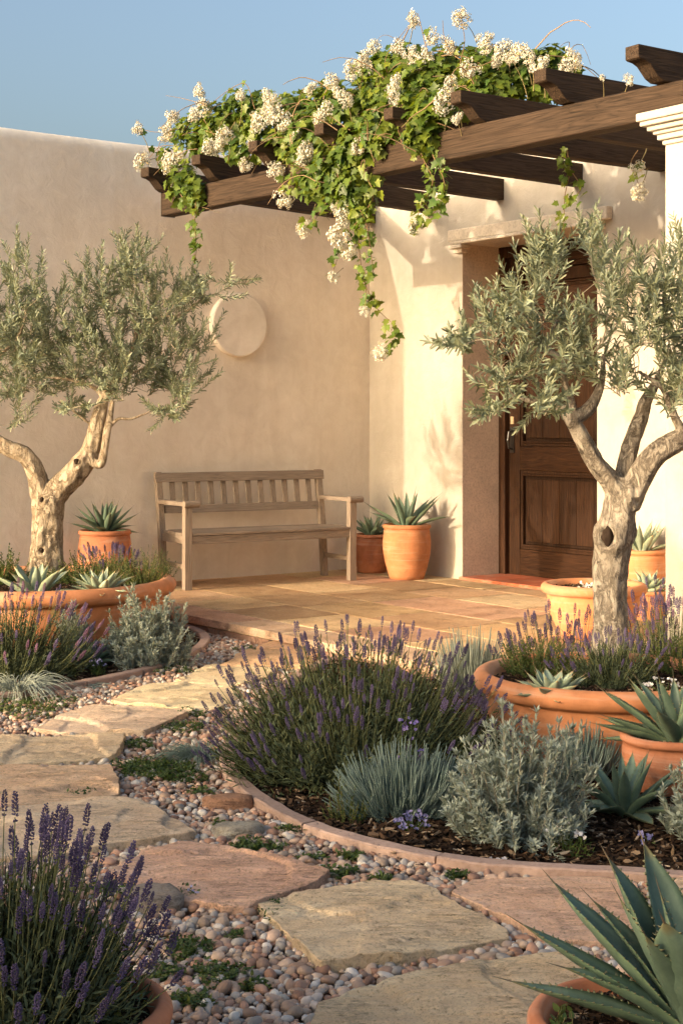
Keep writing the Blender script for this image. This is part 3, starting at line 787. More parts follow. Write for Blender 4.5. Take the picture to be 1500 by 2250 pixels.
def jarprof(R,H,Rb,lip,bel=1.0,bz=.7,th=.02):
    o=[(0.001,0),(Rb,0)]
    for k in range(1,13):
        u=k/12; rr=Rb+(R*bel-Rb)*math.sin(min(1,u/bz)*PI/2) if u<bz else R*bel+(R*.93-R*bel)*((u-bz)/(1-bz))**1.6
        o.append((rr,u*(H-lip)))
    for k in range(0,7):
        a=-PI/2+k/6*PI; o.append((R-lip*.4+lip*.45*math.cos(a),H-lip*.5+lip*.5*math.sin(a)))
    o+=[(R-th-.01,H-.006),(R-th-.012,H*.6)]
    return o
bowl_left=pot('planter_bowl',(-1.72,8.58,ZG),bowlprof(.775,.37,.58,.075,.05),.315,.70,'huge terracotta bowl holding the left olive tree and agaves','planter',nchip=2600,seed=1,seg=128)
bowl_right=pot('planter_bowl',(1.0,5.72,ZG-.01),bowlprof(.50,.32,.36,.062,.035),.265,.44,'wide terracotta bowl at the foot of the right olive tree','planter',nchip=2600,seed=2,seg=128)
bowl_mid=pot('planter_bowl',(1.36,8.1,0),bowlprof(.285,.29,.17,.045,.03),.245,.24,'medium sunlit terracotta bowl with soil and small white flowers on the terrace','planter',nchip=1000,seed=3,seg=96)
pot_tall=pot('terracotta_pot',(.483,11.13,0),jarprof(.178,.405,.125,.036,1.0,.72),.375,.145,'tall bright orange pot with agave in front of the sunlit wall','pot',nchip=200,seed=4)
pot_beh=pot('terracotta_pot',(.235,11.62,0),jarprof(.138,.295,.11,.028,.98,.7),.27,.11,'shaded terracotta pot tucked between the bench and the tall orange pot','pot',M_ter2,nchip=150,seed=5)
pot_left=pot('terracotta_pot',(-1.62,10.3,0),jarprof(.182,.42,.12,.034,1.04,.55),.39,.15,'round bellied terracotta pot with agave at the left of the bench','pot',M_ter2,nchip=150,seed=6)
pot_door=pot('terracotta_pot',(1.886,9.43,0),jarprof(.148,.36,.11,.03,.98,.7),.275,.115,'orange pot against the wall right of the door, half behind the olive trunk','pot',nchip=150,seed=7)
pot_col=pot('terracotta_pot',(1.80,8.85,0),jarprof(.135,.17,.10,.026,.96,.7),.15,.105,'low orange pot with a small agave in front of the column','pot',nchip=150,seed=8)
pot_red=pot('terracotta_pot',(1.10,4.98,-.08),jarprof(.175,.205,.125,.03,.97,.8),.165,.142,'smooth red clay pot with a spiny agave in the right bed','pot',M_ter2,nchip=400,seed=9)
pot_lav=pot('terracotta_pot',(-.51,2.72,ZG),bowlprof(.205,.20,.14,.036,.018),.165,.165,'dark terracotta pot of lavender in the lower left corner','pot',M_ter2,nchip=500,seed=10)
pot_ag=pot('terracotta_pot',(.555,2.76,ZG),bowlprof(.215,.165,.15,.036,.018),.13,.17,'terracotta pot with the biggest agave in the lower right corner','pot',M_ter2,nchip=900,seed=11)
# ------------------------------------------------------------------ plants
def leaf_tpl(w,fold=.12,curl=.15,rows=(.25,.6)):
    v=[(0,0,0)]; 
    for u in rows: v+=[(-w*(1 if u<.5 else .9),u,fold*w),(0,u,-.0),(w*(1 if u<.5 else .9),u,fold*w)]
    v+=[(0,1,0)]
    v=np.array(v,float); v[:,2]+=-curl*v[:,1]**2
    t=[(0,2,1),(0,3,2)]; q=[]
    for k in range(len(rows)-1):
        a=1+3*k; q+=[(a,a+1,a+4,a+3),(a+1,a+2,a+5,a+4)]
    a=1+3*(len(rows)-1); e=len(v)-1; t+=[(a,a+1,e),(a+1,a+2,e)]
    return v,([np.array(t)]+([np.array(q)] if q else []))
def frames(P,f):
    # P (m,k,3), f (m,) in 0..1 -> pos, tangent
    m,k,_=P.shape; x=f*(k-1); i=np.clip(x.astype(int),0,k-2); u=(x-i)[:,None]; a=P[np.arange(m),i]; b=P[np.arange(m),i+1]
    return a+(b-a)*u, nrm(b-a)
def leaves_on(mb,P,tpl,r,nper,f0,f1,length,angle,colvar=.2,jit=.25,taper=.3,pair=False,gold=2.399,tint=None,colf=None):
    m=len(P); idx=np.repeat(np.arange(m),nper); q=np.tile(np.arange(nper),m)
    step=(q//2 if pair else q); ns=(nper/2 if pair else nper)
    f=f0+(f1-f0)*(step+.5)/ns+r.uniform(-.5,.5,len(q))/ns*(f1-f0)*.5
    pos,T=frames(P[idx],np.clip(f,0,1))
    ref=np.zeros_like(T); ref[:,2]=1; bad=np.abs(T[:,2])>.95; ref[bad]=(1,0,0)
    U=nrm(np.cross(T,ref)); V=np.cross(T,U)
    az=(step*(PI/2 if pair else gold)+(q%2)*PI*(1 if pair else 0)+np.repeat(r.uniform(0,6.28,m),nper)+r.normal(0,jit,len(q)))
    R=np.cos(az)[:,None]*U+np.sin(az)[:,None]*V
    an=(angle*(1-.45*(f-f0)/(f1-f0+1e-6))+r.normal(0,.15,len(q)))[:,None]
    d=np.cos(an)*T+np.sin(an)*R
    n=T-np.sum(T*d,1,keepdims=True)*d+r.normal(0,.15,T.shape)
    L=length*(1-taper*np.abs((f-f0)/(f1-f0+1e-6)-.35)*1.3)*r.uniform(.75,1.15,len(q))
    M=orient(d,n,L); c=r.uniform(1-colvar,1+colvar,(len(q),1))*np.ones(3)
    if tint is not None: c=c*(1+tint*r.uniform(-1,1,(len(q),1))*np.array([1,.3,-.8]))
    mb.inst(tpl[0],tpl[1],M,pos,c)
def dome_shoots(r,m,R,H,base=.25,amin=0,amax=1.25,k=6,bend=.5,rmin=.85,rmax=1.05,lean=(0,0)):
    th=amin+(amax-amin)*np.sqrt(r.random(m)); ph=r.uniform(0,2*PI,m); rr=r.uniform(rmin,rmax,m)
    tip=np.stack([R*np.sin(th)*np.cos(ph)+lean[0],R*np.sin(th)*np.sin(ph)+lean[1],H*np.cos(th)],1)*rr[:,None]
    b=tip*np.array([base,base,0])+r.normal(0,.012,(m,3))*np.array([1,1,0])
    u=np.linspace(0,1,k)[None,:,None]
    mid=(b+tip)/2; mid[:,2]-=bend*.25*H*np.sin(th); mid[:,:2]+=tip[:,:2]*.12*bend
    P=(1-u)**2*b[:,None]+2*u*(1-u)*mid[:,None]+u**2*tip[:,None]
    P+=np.cumsum(r.normal(0,.0025,P.shape),1)*.6
    P[:,:,2]=np.maximum(P[:,:,2],.004)
    return P
def spike_tpl(seed):
    r=np.random.default_rng(seed); V=[];T=[];n=0
    ys=[0,.20,.32,.43,.53,.62,.71,.79,.87,.94,1.0]
    for w,y in enumerate(ys):
        rad=[.055,.085,.10,.105,.105,.10,.095,.085,.07,.05,.03][w]; nf=7 if w<9 else 4
        for q in range(nf):
            a=q/nf*2*PI+w*.6+r.normal(0,.3); up=r.uniform(.3,1.1); y=ys[w]+r.normal(0,.018); d=np.array([math.cos(a),up,math.sin(a)]); d/=np.linalg.norm(d)
            L=.085*r.uniform(.8,1.2); c=np.array([math.cos(a)*rad*.35,y-.04,math.sin(a)*rad*.35]); s=np.cross(d,[0,1,0]); s/=np.linalg.norm(s); u=np.cross(d,s)
            tip=c+d*(rad*.9+L*.6); mid=c+d*(rad*.4+L*.35); ww=.036
            V+=[c,mid+s*ww,mid+u*ww,mid-s*ww,mid-u*ww,tip]; T+=[(n,n+1,n+2),(n,n+2,n+3),(n,n+3,n+4),(n,n+4,n+1),(n+5,n+2,n+1),(n+5,n+3,n+2),(n+5,n+4,n+3),(n+5,n+1,n+4)]; n+=6
    return np.array(V),[np.array(T)]
SPK=[spike_tpl(i) for i in range(3)]
T_lav=leaf_tpl(.085,.2,.15); T_art=leaf_tpl(.12,.1,.1); T_oli=leaf_tpl(.095,.25,.12,(.2,.5,.8)); T_grass=leaf_tpl(.02,.1,.5,(.2,.45,.7)); T_herb=leaf_tpl(.26,.1,.1)
def lavender(loc,R,H,nsp,nsh,lab,seed,spike=.055,amax=1.3,fol=.72,pink=0,name='lavender',leafl=.034,lean=(0,0),stemcol=(.17,.18,.075),grp='lavender plants',sf=.82):
    r=np.random.default_rng(seed); root=empty(name,loc,0,lab,'lavender',grp)
    P=dome_shoots(r,nsp,R,H,.3,0,amax,7,.5,sf,1.06,lean); m=len(P)
    mb=MB(); mb.tubes(P,np.linspace(.0017,.0009,7),4,np.array(stemcol)*r.uniform(.8,1.25,(m,1))); mb.build('stems',M_twig,root)
    d=nrm(P[:,-1]-P[:,-2])+np.array([0,0,.35]); mb=MB(); L=spike*r.uniform(.65,1.25,m)
    base=np.array([[.95,.95,1.05]]) *r.uniform(.7,1.35,(m,1)); pk=r.random(m)<pink; base[pk]*=np.array([1.9,1.35,1.1])
    for k in range(3):
        s=np.arange(m)%3==k; mb.inst(*SPK[k],orient(d[s],r.normal(size=(s.sum(),3)),L[s]),P[s,-1]-nrm(d[s])*L[s][:,None]*.1,base[s])
    mb.build('flower_spikes',M_lavb,root)
    Q=dome_shoots(r,nsh,R*fol,H*fol,.35,0,min(1.5,amax+.22),6,.5,.45,1.05,(lean[0]*.7,lean[1]*.7)); mb=MB()
    leaves_on(mb,Q,T_lav,r,24,.12,1.0,leafl,.95,.25,tint=.15); 
    mb.tubes(Q,np.linspace(.0018,.0008,6),3,(.10,.10,.05))
    mb.build('foliage',M_lavf,root); return root
def silver_bush(loc,R,H,n,lab,seed,leafl=.026,mat=None,cat='shrub',name='artemisia',amax=1.45,per=30,grp=None,lean=(0,0),tint=.05):
    r=np.random.default_rng(seed); root=empty(name,loc,0,lab,cat,grp)
    n=int(n*1.5); P=dome_shoots(r,n,R,H,.18,0,amax,7,.9,.35,1.0,lean); P+=np.array([.0,0,0])
    # lumpy outline
    for i in range(n):
        t=P[i,-1]; k=1+.22*noise.noise(Vector(t)*9+Vector((seed,)*3)); P[i]*=k
    mb=MB(); mb.tubes(P,np.linspace(.0030,.0010,7),4,(.30,.27,.20)); mb.build('branches',M_twig,root)
    mb=MB(); leaves_on(mb,P,T_art,r,per,.35,1.0,leafl,.85,.18,.5,.2,tint=tint)
    # terminal rosettes
    m=n; k=13; idx=np.repeat(np.arange(m),k); T=nrm(P[:,-1]-P[:,-2])[idx]; az=r.uniform(0,6.28,m*k); an=r.uniform(.2,1.2,m*k)[:,None]
    ref=np.tile([.31,.22,.9],(m*k,1)); U=nrm(np.cross(T,ref)); V=np.cross(T,U); d=np.cos(an)*T+np.sin(an)*(np.cos(az)[:,None]*U+np.sin(az)[:,None]*V)
    mb.inst(T_art[0],T_art[1],orient(d,T+.01,leafl*r.uniform(.6,1.0,m*k)),P[idx,-1],r.uniform(.95,1.25,(m*k,1))*np.ones(3))
    # side shoots
    s=r.integers(0,n,n*2); f=r.uniform(.55,.95,n*2); pos,T=frames(P[s],f); d=nrm(T+r.normal(0,.8,T.shape)+np.array([0,0,.1])); L=r.uniform(.025,.06,n*2)*R/.22
    u=np.linspace(0,1,4)[None,:,None]; Q=pos[:,None]+d[:,None]*L[:,None,None]*u+np.array([0,0,.01])*u**2
    leaves_on(mb,Q,T_art,r,12,.15,1.0,leafl*.85,.8,.2,.4,.2,tint=tint); mb.tubes(Q,[.0012]*4,3,(.9,.9,.85))
    mb.build('foliage',mat or M_sil,root); return root
def santolina(loc,R,H,n,lab,seed,mat=None,amax=1.1,name='santolina'):
    r=np.random.default_rng(seed); root=empty(name,loc,0,lab,'shrub')
    P=dome_shoots(r,n,R,H,.45,0,amax,8,.35,.55,1.05); m=n
    rad=np.array([.0014,.0016,.0020,.0023,.0025,.0025,.0022,.0012]); mb=MB()
    mb.tubes(P,rad[None]*r.uniform(.8,1.2,(m,8)),5,r.uniform(.75,1.2,(m,1))*np.ones(3))
    leaves_on(mb,P,T_art,r,26,.35,1.0,.0085,.75,.15,.3,0)
    mb.build('foliage',mat or M_blue,root); return root
def tuft(loc,R,H,n,lab,seed,mat=None,name='grass_tuft',amin=.3,lean=(0,0),w=1.0):
    r=np.random.default_rng(seed); P=dome_shoots(r,n,R,H,.08,amin,1.5,8,-.2,.5,1.05,lean); u=np.linspace(0,1,8)
    P[:,:,2]+=(np.sin(u*PI)*H*.35)[None]; P[:,:,2]-=(u**3*H*.25)[None]; P[:,:,2]=np.maximum(P[:,:,2],.006)
    mb=MB(); mb.tubes(P,np.linspace(.0022,.0006,8)*w,3,r.uniform(.75,1.2,(n,1))*np.ones(3)); o=mb.build(name,mat or M_sil,None,loc)
    return tag(o,lab,'grass')
def agave(loc,R,n,wid,lab,seed,mat=None,up=1.45,low=.15,name='agave',teeth=1.0,curve=.35,rot=0,dirs=None,pale=0,cat='agave'):
    r=np.random.default_rng(seed); mb=MB(); K=20; X=np.linspace(-1,1,7)
    specs=[]
    for i in range(n):
        u=i/(n-1); el=low+(up-low)*u**.85+r.normal(0,.05); az=rot+i*2.399+r.normal(0,.08); L=R*(1.0-.25*abs(u-.35))*r.uniform(.9,1.06); specs.append((az,el,L,wid*(1-.35*u),u))
    if dirs: specs=[(a,e,l,w_,.5) for a,e,l,w_ in dirs]+specs
    for (az,el,L,w_,u0) in specs:
        uu=np.linspace(0,1,K); W_=w_*np.interp(uu,[0,.12,.45,.75,.93,1],[.62,.62,1.0,.66,.22,.03])
        cv=curve*r.uniform(.3,1.5)*(1-.5*u0); e=el-cv*.6*np.sin(uu*PI*.8)+ (0.25*cv)*uu**2*(1 if r.random()<.6 else -2)
        hx=np.concatenate([[0],np.cumsum(np.cos(e[:-1])*L/(K-1))]); hz=np.concatenate([[0],np.cumsum(np.sin(e[:-1])*L/(K-1))])
        hx=hx+.03*R/.3; side=np.array([-math.sin(az),math.cos(az),0]); hd=np.array([math.cos(az),math.sin(az),0])
        yaw=r.normal(0,.05)*uu**2*L
        c=hx[:,None]*hd+np.array([0,0,1])*hz[:,None]+side*yaw[:,None]
        up_=np.cos(e)[:,None]*np.array([0,0,1])-np.sin(e)[:,None]*hd
        lift=(X**2*.55)[None]*W_[:,None]*.8; ripple=np.array([[.03*W_[a]*noise.noise((a*.8,b*1.7,az*5)) for b in range(7)] for a in range(K)])
        top=c[:,None]+side*(X[None]*W_[:,None])[...,None]*.5*1+up_[:,None]*(lift*.6+ripple)[...,None]
        th=(.10*W_[:,None]*(1-X[None]**2)+.0012); th=th*np.interp(uu,[0,.3,1],[2.2,1.2,.5])[:,None]
        bot=top-up_[:,None]*th[...,None]
        ring=np.concatenate([top,bot[:,::-1]],1); kk=14
        col=np.ones((K,kk,3))*r.uniform(.85,1.12)
        col[:, [0,6,7,13]]*=np.array([1.35,1.3,1.05])+pale; col[-2:]*=np.array([1.2,.8,.6]); col[:2]*=np.array([1.3,1.3,1.1])
        i=np.arange(K-1)[:,None]; j=np.arange(kk)[None]; j2=(j+1)%kk
        f=np.stack([i*kk+j,i*kk+j2,(i+1)*kk+j2,(i+1)*kk+j],-1).reshape(-1,4)
        mb.add(ring.reshape(-1,3),f,col.reshape(-1,3))
        tn=top[-1].mean(0); T=nrm(top[-1].mean(0)-top[-2].mean(0)); mb.tubes(np.array([[tn-T*.002,tn+T*.012*R/.25,tn+T*.03*R/.25]]),[w_*.02,w_*.013,.0002],5,(1.1,.55,.45))
        nt=int(L/.018/max(.8,R/.3)); 
        for sgn,jx in ((-1,0),(1,6)):
            for q in range(nt):
                f_=.12+.82*(q+r.uniform(.2,.8))/nt; x=f_*(K-1); a=int(x); p=top[a,jx]*(1-(x-a))+top[a+1,jx]*(x-a); tg=nrm(top[a+1,jx]-top[a,jx]); dd=side*sgn
                h=.0048*teeth*r.uniform(.6,1.3); b=.0024*teeth; p=p-dd*.001; tip=p+dd*h+tg*h*.25+up_[a]*h*.3
                nn=up_[a]*b*.5
                mb.add([p-tg*b-nn,p+tg*b-nn,p+nn,tip],[(0,1,3),(1,2,3),(2,0,3),(0,2,1)],(1.7,1.1,.8))
    o=mb.build(name,mat or M_agv,None,loc); return tag(o,lab,cat)
def flowers(loc,R,n,lab,seed,colf=(.85,.84,.8),h=.05,cat='flower',name='small_flower',leafy=True,fs=.008,nleaf=40,many=1,mat=None):
    r=np.random.default_rng(seed); root=empty(name,loc,0,lab,cat)
    P=dome_shoots(r,n,R,h,.5,0,1.0,5,.2,.7,1.1); mb=MB(); mb.tubes(P,[.0009]*5,3,(.10,.14,.04)); mb.build('stems',M_twig,root)
    mb=MB(); pet=leaf_tpl(.42,.1,-.2); 
    for k in range(many):
        tip=P[:,-1]+(r.normal(0,fs*.9,(n,3)) if many>1 else 0); ax=nrm(np.array([0,-.5,.7])+r.normal(0,.4,(n,3)))
        U=nrm(np.cross(ax,[.2,.9,.1])); V=np.cross(ax,U)
        for q in range(5):
            a=q/5*2*PI; d=math.cos(a)*U+math.sin(a)*V+ax*.25; mb.inst(pet[0],pet[1],orient(d,ax,fs*r.uniform(.8,1.2,n)),tip,np.array(colf)*r.uniform(.85,1.1,(n,1)))
        mb.inst(pet[0]*.3,pet[1],orient(ax,U,fs*np.ones(n)),tip,np.ones((n,1))*np.array((.7,.55,.15)))
    mb.build('petals',M_fl,root)
    if nleaf:
        Q=dome_shoots(r,nleaf,R,h*.7,.4,0,1.45,5,.2,.3,1.0); mb=MB(); leaves_on(mb,Q,T_herb if leafy else T_lav,r,8,.2,1,.012 if leafy else .03,.9,.2,tint=.1); mb.build('leaves',M_grn,root)
    return root
def herb(loc,R,H,n,lab,seed,leafl=.016,mat=None,name='leafy_herb',per=22,amax=1.3,cat='plant',tpl=None):
    r=np.random.default_rng(seed); root=empty(name,loc,0,lab,cat); P=dome_shoots(r,n,R,H,.5,0,amax,7,.4,.55,1.05); mb=MB(); mb.tubes(P,np.linspace(.0016,.0008,7),3,(.17,.14,.06)); mb.build('stems',M_twig,root)
    mb=MB(); leaves_on(mb,P,tpl or T_herb,r,per,.15,1,leafl,.9,.25,.4,.3,tint=.25); mb.build('foliage',mat or M_grn,root); return root

# ---- olive trees
def catmull(P,n):
    P=[P[0]*2-P[1]]+list(P)+[P[-1]*2-P[-2]]; out=[]
    for i in range(1,len(P)-2):
        for k in range(n):
            t=k/n; a,b,c,d=P[i-1],P[i],P[i+1],P[i+2]
            out.append(.5*((2*b)+(c-a)*t+(2*a-5*b+4*c-d)*t*t+(3*b-a-3*c+d)*t**3))
    out.append(P[-2]); return np.array(out)
def olive(loc,D,limbs,clusters,lab,seed,barkmat,knots=(),twigs=300,leafl=.058,per=22):
    r=np.random.default_rng(seed); root=empty('olive_tree',loc,0,lab,'tree','potted olive trees'); L0=np.array(loc)
    ppm=F/D; mb=MB(); nodes=[]; nr=[]
    for limb in limbs:
        pts=np.array([list(PD(x,y,D+dz)) +[rad] for x,y,rad,dz in limb]); C=catmull(pts,10); P=C[:,:3]-L0; R=np.maximum(C[:,3],.003)
        thick=R.max()>.014
        sides=40 if thick else 8
        k=len(P); T=nrm(np.gradient(P,axis=0)); ref=np.array([.2,1,.1]); U=nrm(np.cross(T,ref)); V=np.cross(T,U); a=np.linspace(0,2*PI,sides,endpoint=False)
        if limb[0][2]>.06: P[0]-=T[0]*.05
        ring=P[:,None]+R[:,None,None]*(np.cos(a)[:,None]*U[:,None]+np.sin(a)[:,None]*V[:,None])
        nn=nrm(ring-P[:,None])
        if thick:
            for i in range(k):
                for j in range(sides):
                    q=ring[i,j]; rr=R[i]; tw=a[j]*3+q[2]*5
                    dsp=rr*(.24*noise.noise((math.cos(a[j])*1.4+seed,math.sin(a[j])*1.4,q[2]*3.5))+.10*noise.noise((math.cos(a[j])*3.5,math.sin(a[j])*3.5+seed,q[2]*14))+.09*noise.noise((q[0]*45,q[1]*45,q[2]*22))+.05*noise.noise((q[0]*110,q[1]*110,q[2]*60)))
                    for (kx,ky,kr,dep) in [q_[:4] for q_ in knots]:
                        kc=np.array(PD(kx,ky,D-rr*.9))-L0; dd=np.linalg.norm((q-kc)*np.array([1,.6,.8]))
                        if dd<kr*2.2 and nn[i,j][1]<.3: dsp+= .32*kr*math.exp(-((dd-kr)/(kr*.35))**2)-(dep*kr*math.exp(-(dd/(kr*.62))**4))
                    ring[i,j]=q+nn[i,j]*dsp
        f=np.stack([np.arange(k-1)[:,None]*sides+np.arange(sides)[None],np.arange(k-1)[:,None]*sides+(np.arange(sides)[None]+1)%sides,(np.arange(k-1)[:,None]+1)*sides+(np.arange(sides)[None]+1)%sides,(np.arange(k-1)[:,None]+1)*sides+np.arange(sides)[None]],-1).reshape(-1,4)
        v=ring.reshape(-1,3); n0=len(v); v=np.vstack([v,P[0],P[-1]])
        caps=np.array([(n0,(j+1)%sides,j) for j in range(sides)]+[(n0+1,(k-1)*sides+j,(k-1)*sides+(j+1)%sides) for j in range(sides)])
        mb.add(v,f,(1,1,1)); mb.T.append(caps+mb.n-len(v))
        if R.min()<.034: nodes+=[p for p,q in zip(P,R) if q<.034]; nr+=[q for q in R if q<.034]
    tr=mb.build('trunk',barkmat,root)
    rm=tr.modifiers.new('weld','REMESH'); rm.mode='VOXEL'; rm.voxel_size=.0052 if D<7 else .0065; rm.use_smooth_shade=True
    sm=tr.modifiers.new('smooth','SMOOTH'); sm.iterations=1; sm.factor=.5
    vk,fk=ico(3)
    for kn in knots:
        kb=MB()
        if len(kn)<5: continue
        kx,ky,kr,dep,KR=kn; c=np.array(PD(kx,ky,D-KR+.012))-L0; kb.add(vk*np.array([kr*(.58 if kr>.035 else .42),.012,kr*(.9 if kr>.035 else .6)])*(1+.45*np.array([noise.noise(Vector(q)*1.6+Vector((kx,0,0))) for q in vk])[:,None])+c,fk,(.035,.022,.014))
        kb.build('knot_shade',M_twig,root)  # solid dark lump, its colour stands for the shade inside the cavity
    # twigs
    nodes=list(map(np.array,nodes)); w=np.array([c[4] for c in clusters],float); w/=w.sum(); tw=[]
    cen=[]
    for i in range(twigs):
        c=clusters[r.choice(len(clusters),p=w)]; x,y,rx,ry,_,dz=c
        d=r.normal(size=3); d/=np.linalg.norm(d); q=r.random()**.42
        p=np.array(PD(x+d[0]*rx*q,y+d[2]*ry*q,D+dz+d[1]*max(.32,rx/ppm)*q if rx>40 else D+dz+d[1]*.1))-L0; cc=np.array(PD(x,y,D+dz))-L0
        out=nrm(p-cc)*.9+np.array([0,0,.95])+r.normal(0,.35,3)
        if ry<40: out=nrm(p-cc)+np.array([0,0,.25])+r.normal(0,.25,3)
        tw.append((p,nrm(out)))
    base=np.array([p-o*.07 for p,o in tw]); order=np.argsort([min(np.linalg.norm(b-n) for n in nodes) for b in base])
    N=np.array(nodes); br=[]; 
    for i in order:
        b=base[i]; d=np.linalg.norm(N-b,axis=1)+np.maximum(0,N[:,2]-b[2])*.6; j=d.argmin(); a=N[j]; Ls=np.linalg.norm(b-a)
        if Ls<.01: continue
        u=np.linspace(0,1,7)[:,None]; mid=(a+b)/2+np.array([0,0,.10*Ls])+r.normal(0,.09*Ls,3); Pq=(1-u)**2*a+2*u*(1-u)*mid+u**2*b
        br.append((Pq,min(.0065,.0016+.006*Ls))); N=np.vstack([N,Pq[2:]])
    mb=MB(); 
    for Pq,rd in br: mb.tubes(Pq[None],np.linspace(rd,.0016,7),5,np.array((.34,.29,.21))*r.uniform(.8,1.2))
    o_=np.array([o for p,o in tw]); P=np.array([[p-o*.07,p-o*.02,p+o*.03,p+o*.075+np.array([0,0,.006]),p+o*.12+np.array([0,0,.016])] for p,o in tw])+r.normal(0,.004,(len(tw),5,3))
    mb.tubes(P,[.0018,.0016,.0014,.0011,.0007],4,(.30,.30,.18)); mb.build('twigs',M_twig,root)
    mb=MB(); leaves_on(mb,P,T_oli,r,per,.02,1.02,leafl,.85,.28,.3,.25,pair=True,tint=.10)
    mb.build('crown',M_ol,root); return root
DR=6.02
limR=[[(1338,1500,.094,0),(1338,1440,.076,0),(1340,1360,.067,0),(1342,1280,.066,0),(1345,1220,.071,0),(1350,1175,.082,0),(1358,1130,.070,0),(1366,1085,.072,0),(1372,1050,.055,0)],
 [(1362,1110,.048,0),(1342,1060,.044,-.02),(1310,1020,.037,-.04),(1285,975,.034,-.05),(1260,930,.030,-.05),(1242,905,.026,-.05),(1205,885,.016,-.06),(1160,880,.010,-.08),(1120,862,.006,-.1)],
 [(1255,925,.03,-.05),(1290,900,.026,-.02),(1310,870,.020,0),(1322,830,.014,.02),(1325,780,.009,.03)],
 [(1258,925,.024,-.05),(1252,880,.018,-.05),(1240,840,.013,-.06),(1228,790,.016,-.06),(1200,770,.014,-.06),(1170,735,.009,-.08),(1130,690,.006,-.1)],
 [(1205,775,.010,-.06),(1212,730,.008,-.05),(1240,680,.006,-.05)],
 [(1368,1090,.055,.03),(1375,1020,.037,.05),(1388,970,.034,.08),(1408,915,.030,.1),(1418,880,.026,.1),(1440,840,.018,.1),(1460,790,.010,.1)],
 [(1374,1110,.06,0),(1398,1060,.054,-.02),(1430,1010,.048,-.03),(1475,975,.045,-.03),(1540,950,.042,0),(1600,915,.032,0),(1640,860,.02,0)],
 [(1510,968,.028,-.02),(1490,935,.018,-.04),(1470,890,.013,-.05),(1450,850,.010,-.06),(1400,815,.007,-.08)],
 [(1470,890,.010,-.05),(1500,850,.008,-.04),(1520,790,.006,-.03)]]
clR=[(1170,650,70,90,9,0),(1100,720,60,50,4,-.1),(1215,560,40,60,3.5,-.05),(1010,745,45,25,1.6,-.1),(1130,800,85,55,7,-.05),(1250,760,90,90,11,0),(1330,640,80,80,9,.05),(1300,560,50,60,4,.1),(1350,830,80,60,7,0),(1430,720,90,100,12,0),(1440,620,60,60,4,.1),(1500,610,50,80,6,0),(1530,750,80,110,10,0),(1480,860,60,50,5,-.05),(1090,890,45,22,2,-.1),(1185,880,60,35,3,-.1),(1075,845,50,22,2,-.1),(1560,880,60,60,4,0)]
olive((1.077,6.0,.155),DR,limR,clR,'grey barked olive tree with a dark knot hollow rising before the door',21,M_bark2,[(1334,1180,.040,.6,.082),(1395,1100,.02,.7),(1318,1290,.016,.5),(1330,1420,.014,.4),(1372,1350,.016,.5)],310,.047,34)
DL=8.9
limL=[[(100,1275,.128,0),(100,1235,.096,0),(102,1190,.088,0),(106,1140,.085,0),(108,1100,.088,0),(110,1075,.07,0)],
 [(98,1110,.06,0),(88,1070,.058,0),(76,1030,.056,-.02),(55,1000,.052,-.04),(20,985,.048,-.05),(-20,960,.042,-.05),(-60,920,.03,-.05),(-80,860,.018,0)],
 [(112,1105,.07,0),(132,1072,.074,0),(160,1045,.070,0),(188,1012,.066,.02),(204,980,.052,.03),(214,940,.046,.04),(222,905,.040,.05),(232,870,.028,.05),(252,835,.020,.04),(280,790,.014,.03),(298,740,.011,.02),(292,690,.008,0)],
 [(200,1015,.030,0),(222,1020,.026,-.02),(230,990,.022,-.03),(236,950,.022,-.03),(243,915,.018,-.03),(248,880,.012,0)],
 [(244,935,.012,-.03),(262,920,.011,-.04),(290,920,.009,-.05),(330,905,.006,-.05)],
 [(228,870,.018,.05),(205,850,.013,.04),(160,835,.010,.03),(110,830,.007,.02),(60,830,.005,0)],
 [(252,835,.012,.04),(290,820,.009,0),(340,800,.006,0)],
 [(215,945,.010,.03),(170,910,.007,.0),(130,880,.005,0)],
 [(-80,860,.015,0),(-20,800,.011,0),(40,740,.009,0),(60,680,.006,0)],
 [(298,740,.009,.02),(340,700,.008,0),(400,690,.006,0),(450,650,.004,0)]]
clL=[(60,620,55,80,6,0),(20,700,80,70,7,0),(130,700,80,70,9,.05),(60,790,80,70,7,0),(-50,720,70,110,7,0),(230,640,70,60,8,0),(290,590,45,50,4,0),(330,680,80,70,10,0),(240,750,90,60,12,0),(380,650,60,50,5,0),(460,640,60,22,2,-.05),(510,618,25,14,.8,-.05),(360,780,80,60,10,0),(410,840,45,40,5,0),(270,830,90,50,10,0),(170,810,60,50,6,0),(370,895,60,28,3,-.05),(160,895,45,20,1.5,0),(45,900,40,40,2.5,0),(440,745,35,40,2,0),(-60,850,60,50,4,0),(30,790,50,60,6,.55),(90,760,60,60,6,.5),(20,860,40,30,3,.5),(130,840,40,40,3,.4)]
olive((-1.753,8.9,.215),DL,limL,clL,'pale barked olive tree with forked trunk in front of the tan wall',33,M_bark,[(168,1014,.030,.6,.070),(92,1098,.026,.6,.085),(108,1102,.016,.6),(92,1210,.028,.6,.088)],640,.047,32)
